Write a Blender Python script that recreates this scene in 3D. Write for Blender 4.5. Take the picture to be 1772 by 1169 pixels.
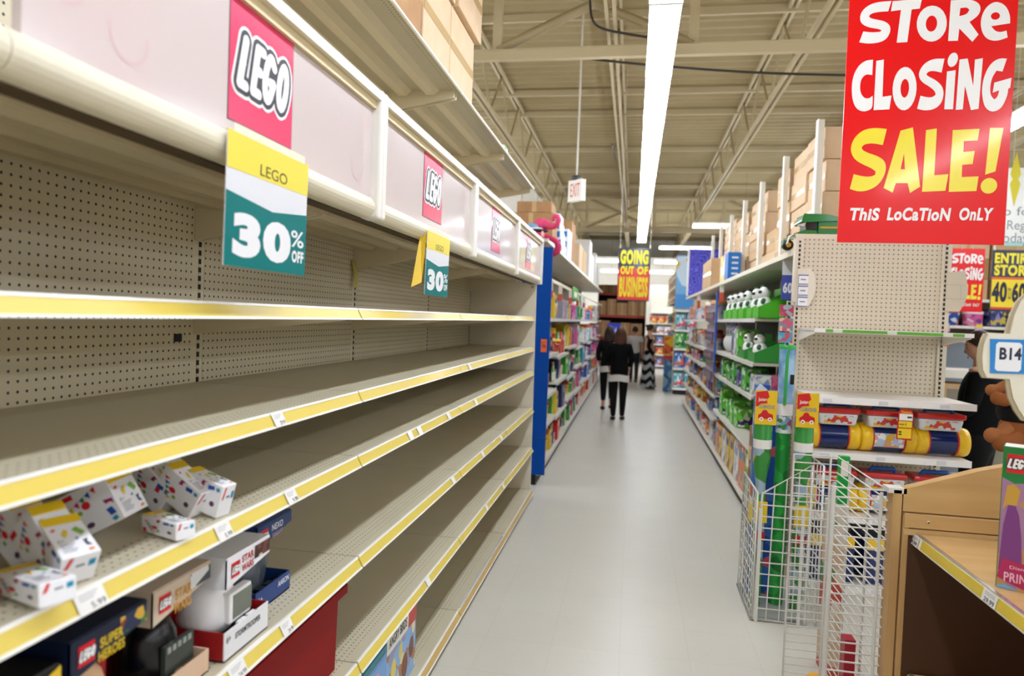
import bpy, bmesh, math, random
from mathutils import Vector, Matrix
from mathutils.geometry import tessellate_polygon
random.seed(7)
PI = math.pi
S = bpy.context.scene
COL = S.collection
for o in list(bpy.data.objects): bpy.data.objects.remove(o, do_unlink=True)

# ------------------------------------------------------------------ camera
F_PX, CX, CY, CAM_H = 1181.0, 886.0, 584.5, 1.6
YAW, PITCH, ROLL = -0.17485, -0.030884, 0.03755
_f = Vector((math.sin(YAW)*math.cos(PITCH), math.cos(YAW)*math.cos(PITCH), math.sin(PITCH)))
_r = Vector((math.cos(YAW), -math.sin(YAW), 0)); _u = _r.cross(_f)
AX_R = math.cos(ROLL)*_r + math.sin(ROLL)*_u
AX_U = -math.sin(ROLL)*_r + math.cos(ROLL)*_u
AX_F = _f
cd = bpy.data.cameras.new('camera'); cam = bpy.data.objects.new('camera', cd); COL.objects.link(cam)
cd.sensor_width = 36; cd.lens = 36*F_PX/1772; cd.clip_start = 0.05; cd.clip_end = 200
m = Matrix((AX_R, AX_U, -AX_F)).transposed().to_4x4(); m.translation = Vector((0, 0, CAM_H)); cam.matrix_world = m
cd.dof.use_dof = True; cd.dof.focus_distance = 2.7; cd.dof.aperture_fstop = 2.4
S.camera = cam

# ------------------------------------------------------------------ world and exposure
w = bpy.data.worlds.new('world'); S.world = w; w.use_nodes = True
w.node_tree.nodes['Background'].inputs[0].default_value = (1.0, 0.96, 0.88, 1)
w.node_tree.nodes['Background'].inputs[1].default_value = 0.55
vs = S.view_settings
vs.view_transform = 'Standard'; vs.look = 'None'; vs.gamma = 1; vs.use_curve_mapping = False; vs.exposure = 0.55
S.cycles.use_denoising = True
S.cycles.max_bounces = 8; S.cycles.diffuse_bounces = 5; S.cycles.glossy_bounces = 3
LAMP_E = 15.0          # radiance of the fluorescent tubes

def _ray(px, py):
    return AX_F + AX_R*((px-CX)/F_PX) - AX_U*((py-CY)/F_PX)
C0 = Vector((0, 0, CAM_H))
def rx(px, py, X): d = _ray(px, py); return C0 + d*(X/d.x)
def ry(px, py, Y): d = _ray(px, py); return C0 + d*(Y/d.y)
def rz(px, py, Z): d = _ray(px, py); return C0 + d*((Z-CAM_H)/d.z)

# ------------------------------------------------------------------ materials
def lin(h):
    h = h.lstrip('#'); out = []
    for i in (0, 2, 4):
        c = int(h[i:i+2], 16)/255; out.append(c/12.92 if c <= .04045 else ((c+.055)/1.055)**2.4)
    return (*out, 1)
_M = {}
def M(h, rough=.5, metal=0, spec=.4, emit=0, trans=0, coat=0, alpha=1):
    k = (h, rough, metal, spec, emit, trans, coat, alpha)
    if k in _M: return _M[k]
    m = bpy.data.materials.new('paint_'+h.strip('#')); m.use_nodes = True
    b = m.node_tree.nodes['Principled BSDF']; c = lin(h)
    b.inputs['Base Color'].default_value = c; b.inputs['Roughness'].default_value = rough
    b.inputs['Metallic'].default_value = metal; b.inputs['Specular IOR Level'].default_value = spec
    if emit: b.inputs['Emission Color'].default_value = c; b.inputs['Emission Strength'].default_value = emit
    if trans: b.inputs['Transmission Weight'].default_value = trans
    if coat: b.inputs['Coat Weight'].default_value = coat; b.inputs['Coat Roughness'].default_value = .08
    b.inputs['Alpha'].default_value = alpha
    _M[k] = m; return m
class NT:
    def __init__(s, name, rough=.5, spec=.4, metal=0):
        s.m = bpy.data.materials.new(name); s.m.use_nodes = True; s.t = s.m.node_tree
        s.b = s.t.nodes['Principled BSDF']; s.b.inputs['Roughness'].default_value = rough
        s.b.inputs['Specular IOR Level'].default_value = spec; s.b.inputs['Metallic'].default_value = metal
    def n(s, typ, **kw):
        x = s.t.nodes.new(typ)
        for k, v in kw.items(): setattr(x, k, v)
        return x
    def put(s, sock, v):
        if isinstance(v, bpy.types.NodeSocket): s.t.links.new(v, sock)
        else: sock.default_value = v
    def math(s, op, a, b=0, c=None):
        x = s.n('ShaderNodeMath', operation=op); s.put(x.inputs[0], a); s.put(x.inputs[1], b)
        if c is not None: s.put(x.inputs[2], c)
        return x.outputs[0]
    def xyz(s):
        t = s.n('ShaderNodeTexCoord'); x = s.n('ShaderNodeSeparateXYZ'); s.t.links.new(t.outputs['Object'], x.inputs[0])
        s.obj = t.outputs['Object']; return x.outputs
    def mix(s, f, a, b):
        x = s.n('ShaderNodeMix', data_type='RGBA'); s.put(x.inputs[0], f); s.put(x.inputs[6], a); s.put(x.inputs[7], b); return x.outputs[2]
    def noise(s, scale, detail=3, vec=None):
        x = s.n('ShaderNodeTexNoise'); x.inputs['Scale'].default_value = scale; x.inputs['Detail'].default_value = detail
        if vec is not None: s.t.links.new(vec, x.inputs['Vector'])
        return x.outputs['Fac']
    def ramp(s, f, stops):
        x = s.n('ShaderNodeValToRGB'); s.put(x.inputs[0], f)
        while len(x.color_ramp.elements) < len(stops): x.color_ramp.elements.new(.5)
        for e, (p, c) in zip(x.color_ramp.elements, stops): e.position = p; e.color = lin(c)
        return x.outputs[0]
    def col(s, v): s.put(s.b.inputs['Base Color'], v)
    def bump(s, h, strength=.3, dist=.01):
        x = s.n('ShaderNodeBump'); x.inputs['Strength'].default_value = strength; x.inputs['Distance'].default_value = dist
        s.put(x.inputs['Height'], h); s.t.links.new(x.outputs[0], s.b.inputs['Normal'])
def holes_mat(name, base, a, b, pitch, rad, dark='#2a2418', lim=None, rough=.5, var=.06):
    """painted panel with a grid of punched holes in its local axes a, b"""
    t = NT(name, rough); x = t.xyz()
    fa = t.math('SUBTRACT', t.math('FRACT', t.math('DIVIDE', x[a], pitch)), .5)
    fb = t.math('SUBTRACT', t.math('FRACT', t.math('DIVIDE', x[b], pitch)), .5)
    d = t.math('SQRT', t.math('ADD', t.math('MULTIPLY', fa, fa), t.math('MULTIPLY', fb, fb)))
    h = t.math('LESS_THAN', d, rad)
    if lim:
        h = t.math('MULTIPLY', h, t.math('MULTIPLY', t.math('GREATER_THAN', x[lim[0]], lim[1]), t.math('LESS_THAN', x[lim[0]], lim[2])))
    nz = t.noise(6, 4, t.obj)
    c = lin(base); lo = tuple(v*(1-var*2) for v in c[:3])+(1,)
    t.col(t.mix(h, t.mix(nz, lo, c), lin(dark))); return t.m
CREAM = '#e4d9bd'
PEG_YZ = holes_mat('pegboard_long', CREAM, 1, 2, .0257, .145, dark='#332c1f')
PEG_XZ = holes_mat('pegboard_end', '#ddd3bd', 0, 2, .0275, .16, dark='#6f6553')
SHELF = holes_mat('shelf_enamel', '#c9c0a6', 0, 1, .0195, .14, lim=(0, -.105, -.028), rough=.38, var=.05)
def slots_mat():
    t = NT('slotted_steel', .45); x = t.xyz()
    f = t.math('FRACT', t.math('DIVIDE', x[2], .0285))
    t.col(t.mix(t.math('LESS_THAN', f, .6), lin('#d6cdb6'), lin('#1d1a14'))); return t.m
SLOTS = slots_mat()
CR = M(CREAM, .42); CRW = M('#e2dac4', .35); WHITE = M('#f2f1ee', .4); BLACK = M('#101010', .5); DARK = M('#241f19', .6)
YEL = M('#dcc040', .3, coat=.3); WPL = M('#eeece4', .25); CHROME = M('#d8d8d8', .25, .9)
def floor_mat():
    t = NT('floor_tile', .32, .36); x = t.xyz()
    def line(ax, p):
        f = t.math('FRACT', t.math('DIVIDE', x[ax], p)); return t.math('LESS_THAN', f, .006)
    ln = t.math('MAXIMUM', line(0, .33), line(1, .33))
    ix = t.math('FLOOR', t.math('DIVIDE', x[0], .33)); iy = t.math('FLOOR', t.math('DIVIDE', x[1], .33))
    wn = t.n('ShaderNodeTexWhiteNoise', noise_dimensions='2D'); cb = t.n('ShaderNodeCombineXYZ'); t.put(cb.inputs[0], ix); t.put(cb.inputs[1], iy)
    t.t.links.new(cb.outputs[0], wn.inputs[0])
    n1 = t.noise(2.2, 5, t.obj); n2 = t.noise(60, 3, t.obj)
    c = t.ramp(n1, [(.2, '#d0ccc0'), (.8, '#d6d2c7')])
    c = t.mix(t.math('MULTIPLY', wn.outputs[0], .25), c, lin('#cdc8ba'))
    c = t.mix(t.math('MULTIPLY', n2, .16), c, lin('#a7a296'))
    t.col(t.mix(t.math('MULTIPLY', ln, .25), c, lin('#8f8a7d')))
    t.b.inputs['Roughness'].default_value = .32; return t.m
def wood_mat(name, c0, c1, ax=2, scale=7):
    t = NT(name, .38); t.xyz()
    mp = t.n('ShaderNodeMapping'); sc = [scale*2.2]*3; sc[ax] = scale*.16; mp.inputs['Scale'].default_value = sc
    t.t.links.new(t.obj, mp.inputs[0]); n = t.noise(1.6, 5, mp.outputs[0])
    t.col(t.ramp(n, [(.3, c0), (.62, c1)])); return t.m
WOODX = wood_mat('maple_veneer_long', '#be9560', '#cba570', 0, 5); WOODZ = wood_mat('maple_veneer_up', '#bb925e', '#c6a06c', 2, 7)
def carton_mat(name, c0, c1):
    t = NT(name, .75, .2); t.xyz(); n = t.noise(9, 4, t.obj); t.col(t.ramp(n, [(.3, c0), (.7, c1)])); return t.m
CART = [carton_mat('cardboard_pale', '#d3b591', '#dcc0a0'), carton_mat('cardboard_tan', '#c7a57c', '#d0b08a'), carton_mat('cardboard_brown', '#a9805a', '#b58d65')]
TAPE = M('#c9a877', .25, coat=.4)
_A = {}
def art(c0, c1, c2, scale=14, c3=None):
    """printed packaging: irregular patches of ink"""
    k = (c0, c1, c2, scale, c3)
    if k in _A: return _A[k]
    t = NT('printed_card', .35, .4); t.xyz()
    v = t.n('ShaderNodeTexVoronoi'); v.inputs['Scale'].default_value = scale; t.t.links.new(t.obj, v.inputs['Vector'])
    sp = t.n('ShaderNodeSeparateColor'); t.t.links.new(v.outputs['Color'], sp.inputs[0])
    t.col(t.ramp(sp.outputs[0], [(0, c0), (.38, c0), (.4, c1), (.66, c1), (.68, c2), (.86, c2), (.88, c3 or c0)]))
    t.t.nodes[-1].color_ramp.interpolation = 'CONSTANT'
    _A[k] = t.m; return t.m

# ------------------------------------------------------------------ mesh building
ORI = {}
_TX = {}
def text_tris(s, bold=0., shear=0.):
    k = (s, bold, shear)
    if k in _TX: return _TX[k]
    cu = bpy.data.curves.new('t', 'FONT'); cu.body = s; cu.offset = bold; cu.shear = shear; cu.dimensions = '2D'; cu.fill_mode = 'BOTH'
    cu.resolution_u = 4; cu.space_character = 1+bold*2.2
    ob = bpy.data.objects.new('t', cu); COL.objects.link(ob)
    me = bpy.data.meshes.new_from_object(ob.evaluated_get(bpy.context.evaluated_depsgraph_get()))
    vs = [(v.co.x, v.co.y) for v in me.vertices]; fs = [tuple(p.vertices) for p in me.polygons]
    bpy.data.objects.remove(ob); bpy.data.curves.remove(cu); bpy.data.meshes.remove(me)
    xs = [v[0] for v in vs] or [0, 1]; ys = [v[1] for v in vs] or [0, 1]
    _TX[k] = (vs, fs, min(xs), max(xs), min(ys), max(ys)); return _TX[k]
class MB:
    def __init__(s): s.v = []; s.f = []; s.mi = []; s.mats = []; s.cur = 0; s.T = None; s.sm = []
    def m(s, mat):
        if mat not in s.mats: s.mats.append(mat)
        s.cur = s.mats.index(mat); return s
    def add(s, vs, fs, smooth=False):
        b = len(s.v)
        for p in vs:
            p = Vector(p); s.v.append(s.T @ p if s.T else p)
        for f in fs: s.f.append(tuple(b+i for i in f)); s.mi.append(s.cur); s.sm.append(smooth)
        return s
    def box(s, x0, y0, z0, x1, y1, z1):
        if x0 > x1: x0, x1 = x1, x0
        if y0 > y1: y0, y1 = y1, y0
        if z0 > z1: z0, z1 = z1, z0
        return s.add([(x0,y0,z0),(x1,y0,z0),(x1,y1,z0),(x0,y1,z0),(x0,y0,z1),(x1,y0,z1),(x1,y1,z1),(x0,y1,z1)],
                     [(0,3,2,1),(4,5,6,7),(0,1,5,4),(1,2,6,5),(2,3,7,6),(3,0,4,7)])
    def quad(s, *p): return s.add(p, [tuple(range(len(p)))])
    def prism(s, pts, w):
        """polygon pts (3D, in order) pushed along w"""
        n = len(pts); w = Vector(w); vs = [Vector(p) for p in pts] + [Vector(p)+w for p in pts]
        tri = tessellate_polygon([[Vector(p) for p in pts]])
        fs = [tuple(t) for t in tri] + [tuple(i+n for i in reversed(t)) for t in tri]
        fs += [(i, (i+1) % n, (i+1) % n+n, i+n) for i in range(n)]
        return s.add(vs, fs)
    def shape(s, loops, o, u, v):
        """flat filled outline with holes; loops in 2D"""
        o, u, v = Vector(o), Vector(u), Vector(v); L = [[o+u*a+v*b for a, b in lp] for lp in loops]
        tri = tessellate_polygon(L); return s.add([p for lp in L for p in lp], [tuple(t) for t in tri])
    def tube(s, pts, r, n=8, cap=True, closed=False):
        pts = [Vector(p) for p in pts]; k = len(pts); vs = []; fs = []; prev = None
        for i, p in enumerate(pts):
            a = pts[i-1] if i or closed else p; c = pts[(i+1) % k] if i < k-1 or closed else p
            t = (c-a).normalized() if (c-a).length > 1e-9 else Vector((0, 0, 1))
            if prev is None:
                q = Vector((0, 0, 1)) if abs(t.z) < .9 else Vector((1, 0, 0)); x = t.cross(q).normalized()
            else:
                x = prev - t*prev.dot(t); x = x.normalized() if x.length > 1e-6 else t.orthogonal().normalized()
            prev = x; y = t.cross(x); rr = r[i] if isinstance(r, (list, tuple)) else r
            vs += [p+(x*math.cos(2*PI*j/n)+y*math.sin(2*PI*j/n))*rr for j in range(n)]
        for i in range(k if closed else k-1):
            a = i*n; b = ((i+1) % k)*n
            fs += [(a+j, a+(j+1) % n, b+(j+1) % n, b+j) for j in range(n)]
        s.add(vs, fs, True)
        if cap and not closed:
            s.add(vs[:n], [tuple(reversed(range(n)))]); s.add(vs[-n:], [tuple(range(n))])
        return s
    def lathe(s, prof, o, ax=(0, 0, 1), n=24, smooth=True):
        """prof: (radius, height) along the axis ax"""
        ax = Vector(ax).normalized(); x = ax.orthogonal().normalized(); y = ax.cross(x); o = Vector(o); vs = []; fs = []
        for r, h in prof: vs += [o+ax*h+(x*math.cos(2*PI*j/n)+y*math.sin(2*PI*j/n))*r for j in range(n)]
        for i in range(len(prof)-1): fs += [(i*n+j, i*n+(j+1) % n, (i+1)*n+(j+1) % n, (i+1)*n+j) for j in range(n)]
        s.add(vs, fs, smooth)
        if prof[0][0] > 1e-5: s.add(vs[:n], [tuple(reversed(range(n)))])
        if prof[-1][0] > 1e-5: s.add(vs[-n:], [tuple(range(n))])
        return s
    def ell(s, c, r, n=14, k=9, rot=None):
        c = Vector(c); r = (r, r, r) if isinstance(r, (int, float)) else r; vs = []; fs = []
        for i in range(k+1):
            a = PI*i/k
            for j in range(n):
                b = 2*PI*j/n; p = Vector((r[0]*math.sin(a)*math.cos(b), r[1]*math.sin(a)*math.sin(b), -r[2]*math.cos(a)))
                vs.append(c+(rot @ p if rot else p))
        for i in range(k): fs += [(i*n+j, i*n+(j+1) % n, (i+1)*n+(j+1) % n, (i+1)*n+j) for j in range(n)]
        return s.add(vs, fs, True)
    def disc(s, c, u, v, n=20):
        c, u, v = Vector(c), Vector(u), Vector(v); return s.add([c+u*math.cos(2*PI*j/n)+v*math.sin(2*PI*j/n) for j in range(n)], [tuple(range(n))])
    def text(s, t, o, u, v, x0, x1, y0, y1, bold=0., shear=0.):
        """lettering fitted into the rectangle x0..x1, y0..y1 of the plane o, u, v"""
        vs, fs, a, b, c, d = text_tris(t, bold, shear); o, u, v = Vector(o), Vector(u), Vector(v)
        return s.add([o+u*(x0+(p[0]-a)/(b-a)*(x1-x0))+v*(y0+(p[1]-c)/max(d-c, 1e-6)*(y1-y0)) for p in vs], fs)
    def stroke(s, pts, r, o, u, v, n=10):
        """thick flat line with round ends"""
        o, u, v = Vector(o), Vector(u), Vector(v); up = u.cross(v).normalized()*1.5e-5
        for i, (a, b) in enumerate(pts):
            s.lift = getattr(s, 'lift', 0)+1; o = o+up
            s.add([o+u*(a+r*math.cos(2*PI*j/n))+v*(b+r*math.sin(2*PI*j/n)) for j in range(n)], [tuple(range(n))])
            if i:
                c, d = pts[i-1]; l = math.hypot(a-c, b-d)
                if l < 1e-9: continue
                nx, ny = -(b-d)/l*r, (a-c)/l*r
                s.add([o+u*p+v*q for p, q in ((c-nx, d-ny), (a-nx, b-ny), (a+nx, b+ny), (c+nx, d+ny))], [(0, 1, 2, 3)])
        return s
    def build(s, name, parent=None, bev=0, off=None):
        off = ORI.get(parent.name, Vector()) if (parent and off is None) else Vector(off or (0, 0, 0))
        me = bpy.data.meshes.new(name)
        me.from_pydata([tuple(p-off) for p in s.v], [], s.f)
        for mt in s.mats: me.materials.append(mt)
        me.polygons.foreach_set('material_index', s.mi); me.polygons.foreach_set('use_smooth', s.sm); me.update()
        o = bpy.data.objects.new(name, me); COL.objects.link(o)
        if parent: o.parent = parent; ORI[o.name] = off
        else: o.location = off; ORI[o.name] = off
        if bev:
            b = o.modifiers.new('edge', 'BEVEL'); b.width = bev; b.segments = 2; b.limit_method = 'ANGLE'; b.angle_limit = .7
        return o
def tag(o, label, cat, group=None, kind=None):
    if label: o['label'] = label
    if cat: o['category'] = cat
    if group: o['group'] = group
    if kind: o['kind'] = kind
    return o
def thing(name, label, cat, loc=(0, 0, 0), group=None, rot=0):
    o = bpy.data.objects.new(name, None); COL.objects.link(o); o.location = loc; o.rotation_euler = (0, 0, rot); o.empty_display_size = .1
    ORI[o.name] = Vector(loc) if not rot else Vector((0, 0, 0)); return tag(o, label, cat, group)
def struct(o): o['kind'] = 'structure'; return o
_KIDS = {}
def dup(root, loc=None, label=None, group=None, rot=None):
    if root.name not in _KIDS:
        _KIDS[root.name] = [(c, list(c.children)) for c in root.children]
    r = root.copy(); COL.objects.link(r)
    if loc is not None: r.location = loc
    if rot is not None: r.rotation_euler = (0, 0, rot)
    if label: r['label'] = label
    if group: r['group'] = group
    for ch, gs in _KIDS[root.name]:
        c = ch.copy(); COL.objects.link(c); c.parent = r
        for g in gs:
            d = g.copy(); COL.objects.link(d); d.parent = c
    return r
UX, UY, UZ = Vector((1, 0, 0)), Vector((0, 1, 0)), Vector((0, 0, 1))
ORD = ['first', 'second', 'third', 'fourth', 'fifth', 'sixth', 'seventh', 'eighth', 'ninth', 'tenth', 'eleventh', 'twelfth', 'thirteenth', 'fourteenth', 'fifteenth', 'sixteenth', 'seventeenth', 'eighteenth', 'nineteenth', 'twentieth']
ORD += ['twenty-'+x for x in ORD[:9]] + ['thirtieth'] + ['thirty-'+x for x in ORD[:9]] + ['fortieth'] + ['forty-'+x for x in ORD[:9]] + ['fiftieth'] + ['fifty-'+x for x in ORD[:9]] + ['sixtieth'] + ['sixty-'+x for x in ORD[:9]]

# logo letters as round strokes on a 0..1 x 0..1 field
def arc(cx, cy, a, b, t0, t1, n=12): return [(cx+a*math.cos(t0+(t1-t0)*i/n), cy+b*math.sin(t0+(t1-t0)*i/n)) for i in range(n+1)]
def logo_strokes():
    sh = .14; out = []
    L = [[(.07, .97), (.03, .06), (.155, .05)]]
    E = [[(.32, .97), (.30, .05)], [(.32, .97), (.44, .96)], [(.31, .51), (.41, .51)], [(.30, .05), (.43, .04)]]
    G = [[(.70, .80)] + arc(.615, .5, .088, .46, .95, 2*PI-.50, 14) + [(.715, .44), (.645, .43)]]
    O = [arc(.93, .5, .085, .46, 0, 2*PI, 16)]
    for grp in (L, E, G, O):
        for ln in grp: out.append([(x+(y-.5)*sh*.6, y) for x, y in ln])
    return out
LOGO = logo_strokes(); ASP = .55; _LG = {}
def logo_mesh(r, nx):
    """outline of the logo letters thickened by r, as one layer of faces in units of the lettering width"""
    if (r, nx) in _LG: return _LG[(r, nx)]
    segs = []
    for ln in LOGO: segs += [((a[0], a[1]*ASP), (c[0], c[1]*ASP)) for a, c in zip(ln, ln[1:])]
    x0, y0, st = -.16, -.16, 1.36/nx; ny = int((ASP+.32)/st)+1; D = []
    for j in range(ny+1):
        row = []
        for i in range(nx+1):
            px, py = x0+i*st, y0+j*st; d = 9
            for (ax, ay), (bx, by) in segs:
                ux, uy = bx-ax, by-ay; t = max(0, min(1, ((px-ax)*ux+(py-ay)*uy)/(ux*ux+uy*uy+1e-12))); d = min(d, math.hypot(px-ax-ux*t, py-ay-uy*t))
            row.append(r-d)
        D.append(row)
    vs, fs = [], []
    for j in range(ny):
        for i in range(nx):
            cs = [(i, j), (i+1, j), (i+1, j+1), (i, j+1)]; poly = []
            for k in range(4):
                (a, b_), (c, d) = cs[k], cs[(k+1) % 4]; f0, f1 = D[b_][a], D[d][c]
                if f0 > 0: poly.append((a, b_))
                if (f0 > 0) != (f1 > 0): t = f0/(f0-f1); poly.append((a+(c-a)*t, b_+(d-b_)*t))
            if len(poly) > 2: n = len(vs); vs += [(x0+p*st, y0+q*st) for p, q in poly]; fs.append(tuple(range(n, n+len(poly))))
    _LG[(r, nx)] = (vs, fs); return vs, fs
def logo(parent, o, u, v, w, h, lift, nx=110, tile=False):
    """round white letters with a black rim and a white halo; o: lower corner of the lettering, lift: the outward normal"""
    lift = Vector(lift); u, v, o = Vector(u), Vector(v), Vector(o)
    for nm, r, mt, z in (('lettering_halo', .148, M('#f2efee', .4), .0008), ('lettering_outline', .112, M('#23202c', .4), .0014), ('lettering', .060, M('#f2f1f0', .4), .0020)):
        if tile and nm == 'lettering_halo': continue
        b = MB().m(mt); vs, fs = logo_mesh(r, nx); b.add([o+u*x*w+v*y*w+lift*(z if not tile else z*.6) for x, y in vs], fs); b.build(nm, parent)

# ------------------------------------------------------------------ the building
b = MB().m(floor_mat()); b.box(-16, -8, -.1, 16, 31, 0); struct(b.build('floor'))
def deck():
    t = NT('painted_deck', .6); t.xyz(); n = t.noise(1.2, 4, t.obj); t.col(t.ramp(n, [(.3, '#a3926a'), (.7, '#ae9d77')])); return t.m
DECK = deck(); STEEL = M('#c4b592', .5); STEELD = M('#ac9c76', .55)
b = MB().m(DECK); CZ = 5.2; y = -8.; vs = []; fs = []
prof = [(0, 0), (.05, .045), (.12, .045), (.17, 0)]
while y < 31:
    for dy, dz in prof: vs += [(-16, y+dy, CZ+dz), (16, y+dy, CZ+dz)]
    y += .22
for i in range(0, len(vs)-2, 2): fs.append((i, i+1, i+3, i+2))
b.add(vs, fs); struct(b.build('ceiling'))
WALLP = M('#dcd6c8', .7)
for nm, bx in (('wall_back', (-16, 30.8, 0, 16, 31, 5.2)), ('wall_left', (-16, -8, 0, -15.8, 31, 5.2)), ('wall_right', (15.8, -8, 0, 16, 31, 5.2))):
    b = MB().m(WALLP); b.box(*bx); struct(b.build(nm))
# white stockroom partition beyond the empty shelving
b = MB().m(M('#e9e5da', .5)); b.box(-2.12, 9.9, 0, -2.0, 20.5, 4.07)
b.m(M('#d2cdbf', .5))
for yy in (11.75, 13.6, 15.4): b.box(-2.0, yy, 0, -1.985, yy+.05, 4.07)
struct(b.build('wall_stockroom'))
b = MB().m(M('#c9cdca', .5)); b.box(-3.4, 9.95, 0, -2.12, 10.05, 3.9); struct(b.build('wall_stockroom_end'))
# open web joists along the aisle and cross girders: each joist a thing with chords and webs
JN = {-9.4: 'far', }
def joist(x, label, y0=-6, y1=30.5, zt=5.16, zb=4.42):
    t = thing('roof_joist', label, 'roof joist', (x, y0, zb), 'roof joists')
    for nm, z in (('top_chord', zt), ('bottom_chord', zb)):
        b = MB().m(STEEL)
        for dx in (-.055, .015): b.box(x+dx, y0, z-.028, x+dx+.032, y1, z+.028)
        b.build(nm, t)
    b = MB().m(STEELD); y = y0+.3; up = True; st = .75
    while y < y1-st:
        a, c = ((zb, zt) if up else (zt, zb)); b.tube([(x, y, a), (x, y+st, c)], .018, 5, False); y += st; up = not up
    b.build('web_lattice', t)
for x, lb in ((-5.7, 'cream roof joist over the stockroom side, second out from the empty shelving'), (-3.9, 'cream open web roof joist over the far side of the stockroom partition'), (-2.07, 'cream open web roof joist running above the white stockroom partition'), (-.32, 'cream open web roof joist beside the long light line over the aisle'), (1.6, 'cream open web roof joist above the stacked cartons and white posts'), (3.5, 'cream open web roof joist over the next aisle behind the red hanging sign'), (5.4, 'cream open web roof joist beyond the next aisle, past the small red sign')):
    joist(x, lb)
def girder(y, label, zb=4.2, zt=5.1):
    t = thing('roof_girder', label, 'roof girder', (0, y, zb), 'roof girders')
    for nm, z, h in (('top_chord', zt, .05), ('bottom_chord', zb, .075)):
        b = MB().m(STEEL)
        b.box(-15.8, y-.09, z-h, 15.8, y-.02, z+h*.1); b.box(-15.8, y+.02, z-h*.1, 15.8, y+.09, z+h)
        b.box(-15.8, y-.1, z+h*.1, 15.8, y-.02, z+h*.3)
        b.build(nm, t)
    for i in range(-8, 8):
        x = i*1.9+.45
        b = MB().m(STEEL); b.box(x-.045, y-.03, zb, x+.045, y+.03, zt); b.build('post', t)
        b = MB().m(STEELD); b.tube([(x, y, zb+.05), (x+.95*(1 if i % 2 else -1)*1.9, y, zt-.04)], .045, 6, False); b.build('diagonal', t)
girder(6.75, 'wide cream roof girder crossing the aisle nearest the cartons on the overstock shelf')
girder(19.8, 'cream roof girder crossing above the going out of business sign')
for i, y in enumerate((8.1, 10.8, 11.9, 14.4, 16.4, 18.3, 22.5, 25.5, 28.5)):
    b = MB().m(STEEL); b.box(-15.8, y-.022, 5.10, 15.8, y+.022, 5.19)
    tag(b.build('roof_purlin', None, off=(0, y, 5.03)), f'thin cream purlin under the roof deck, {ORD[i]} past the wide girder' if y > 6.7 else '', 'purlin', 'roof purlins')
# fluorescent strips: fixtures end to end
_t = NT('fluorescent_tube', .4); _t.b.inputs['Emission Color'].default_value = (.90, .97, 1.08, 1); _t.b.inputs['Emission Strength'].default_value = LAMP_E; TUBE = _t.m
def strip(x, y, z, label, along_y=True, w=.17, L=1.12, group='fluorescent strip lights', cap=True):
    t = thing('strip_light', label, 'light', (x, y, z), group)
    def bx(b, a0, l0, z0, a1, l1, z1): return b.box(x+a0, y+l0, z0, x+a1, y+l1, z1) if along_y else b.box(x+l0, y+a0, z0, x+l1, y+a1, z1)
    b = MB().m(WHITE); bx(b, -w/2+.02, 0, z+.05, w/2-.02, L, z+.11); b.build('housing', t)
    b = MB().m(TUBE); bx(b, -w/2, .012, z, w/2, L-.012, z+.05); b.build('diffuser', t)
    if not cap:
        for l in (L*.15, L*.85):
            b = MB().m(M('#8d8574', .4, .5)); px, py = (x, y+l) if along_y else (x+l, y); b.tube([(px, py, z+.1), (px, py, 5.2)], .004, 5); b.build('hanger_wire', t)
    if cap:
        b = MB().m(WPL); bx(b, -w/2-.004, -.01, z-.004, w/2+.004, .012, z+.11); b.build('joint_cap', t)
    return t
def hanger(x, y, z0, label):
    b = MB().m(M('#8d8574', .4, .5)); b.tube([(x, y, z0), (x, y, 5.2)], .004, 5); tag(b.build('hanger_wire', None, off=(x, y, z0)), label, 'wire', 'light hanger wires')
p0 = None
for i in range(16):
    lb = f'long white fluorescent fixture over the aisle, {ORD[i]} in the line from the camera end'
    y = -2.95+i*1.12
    if p0 is None: p0 = strip(.1, y, 3.3, lb)
    else: dup(p0, (.1, y, 3.3), lb)
    if i % 3 == 0: hanger(.1, y+.5, 3.4, f'thin wire holding the aisle light line, {ORD[i//3]} from the camera end')
for k, (x, nm) in enumerate(((3.75, 'next aisle beyond the cartons'), (7.4, 'second aisle beyond the cartons'), (11, 'far side aisle past the red signs'), (-3.6, 'aisle behind the empty shelving'), (-7.2, 'second aisle behind the empty shelving'), (-11, 'far aisle behind the empty shelving'))):
    for i in range(4):
        strip(x, -5+i*8.2, 3.75, f'white fluorescent strip over the {nm}, {ORD[i]} along', True, .17, 7.0, cap=False)
for i, (x, y) in enumerate(((-2.6, 23.0), (.6, 23.0), (-1.2, 24.2), (.7, 21.9), (1.3, 16.9), (3.4, 18.2))):
    strip(x, y, [3.55, 3.55, 3.3, 3.9, 3.9, 4.0][i], f'crosswise white fluorescent strip over the back of the store, {ORD[i]}', False, .12, [3, 2.4, 2.5, 1.6, 1.4, 1.5][i], 'crosswise strip lights', cap=False)
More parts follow.
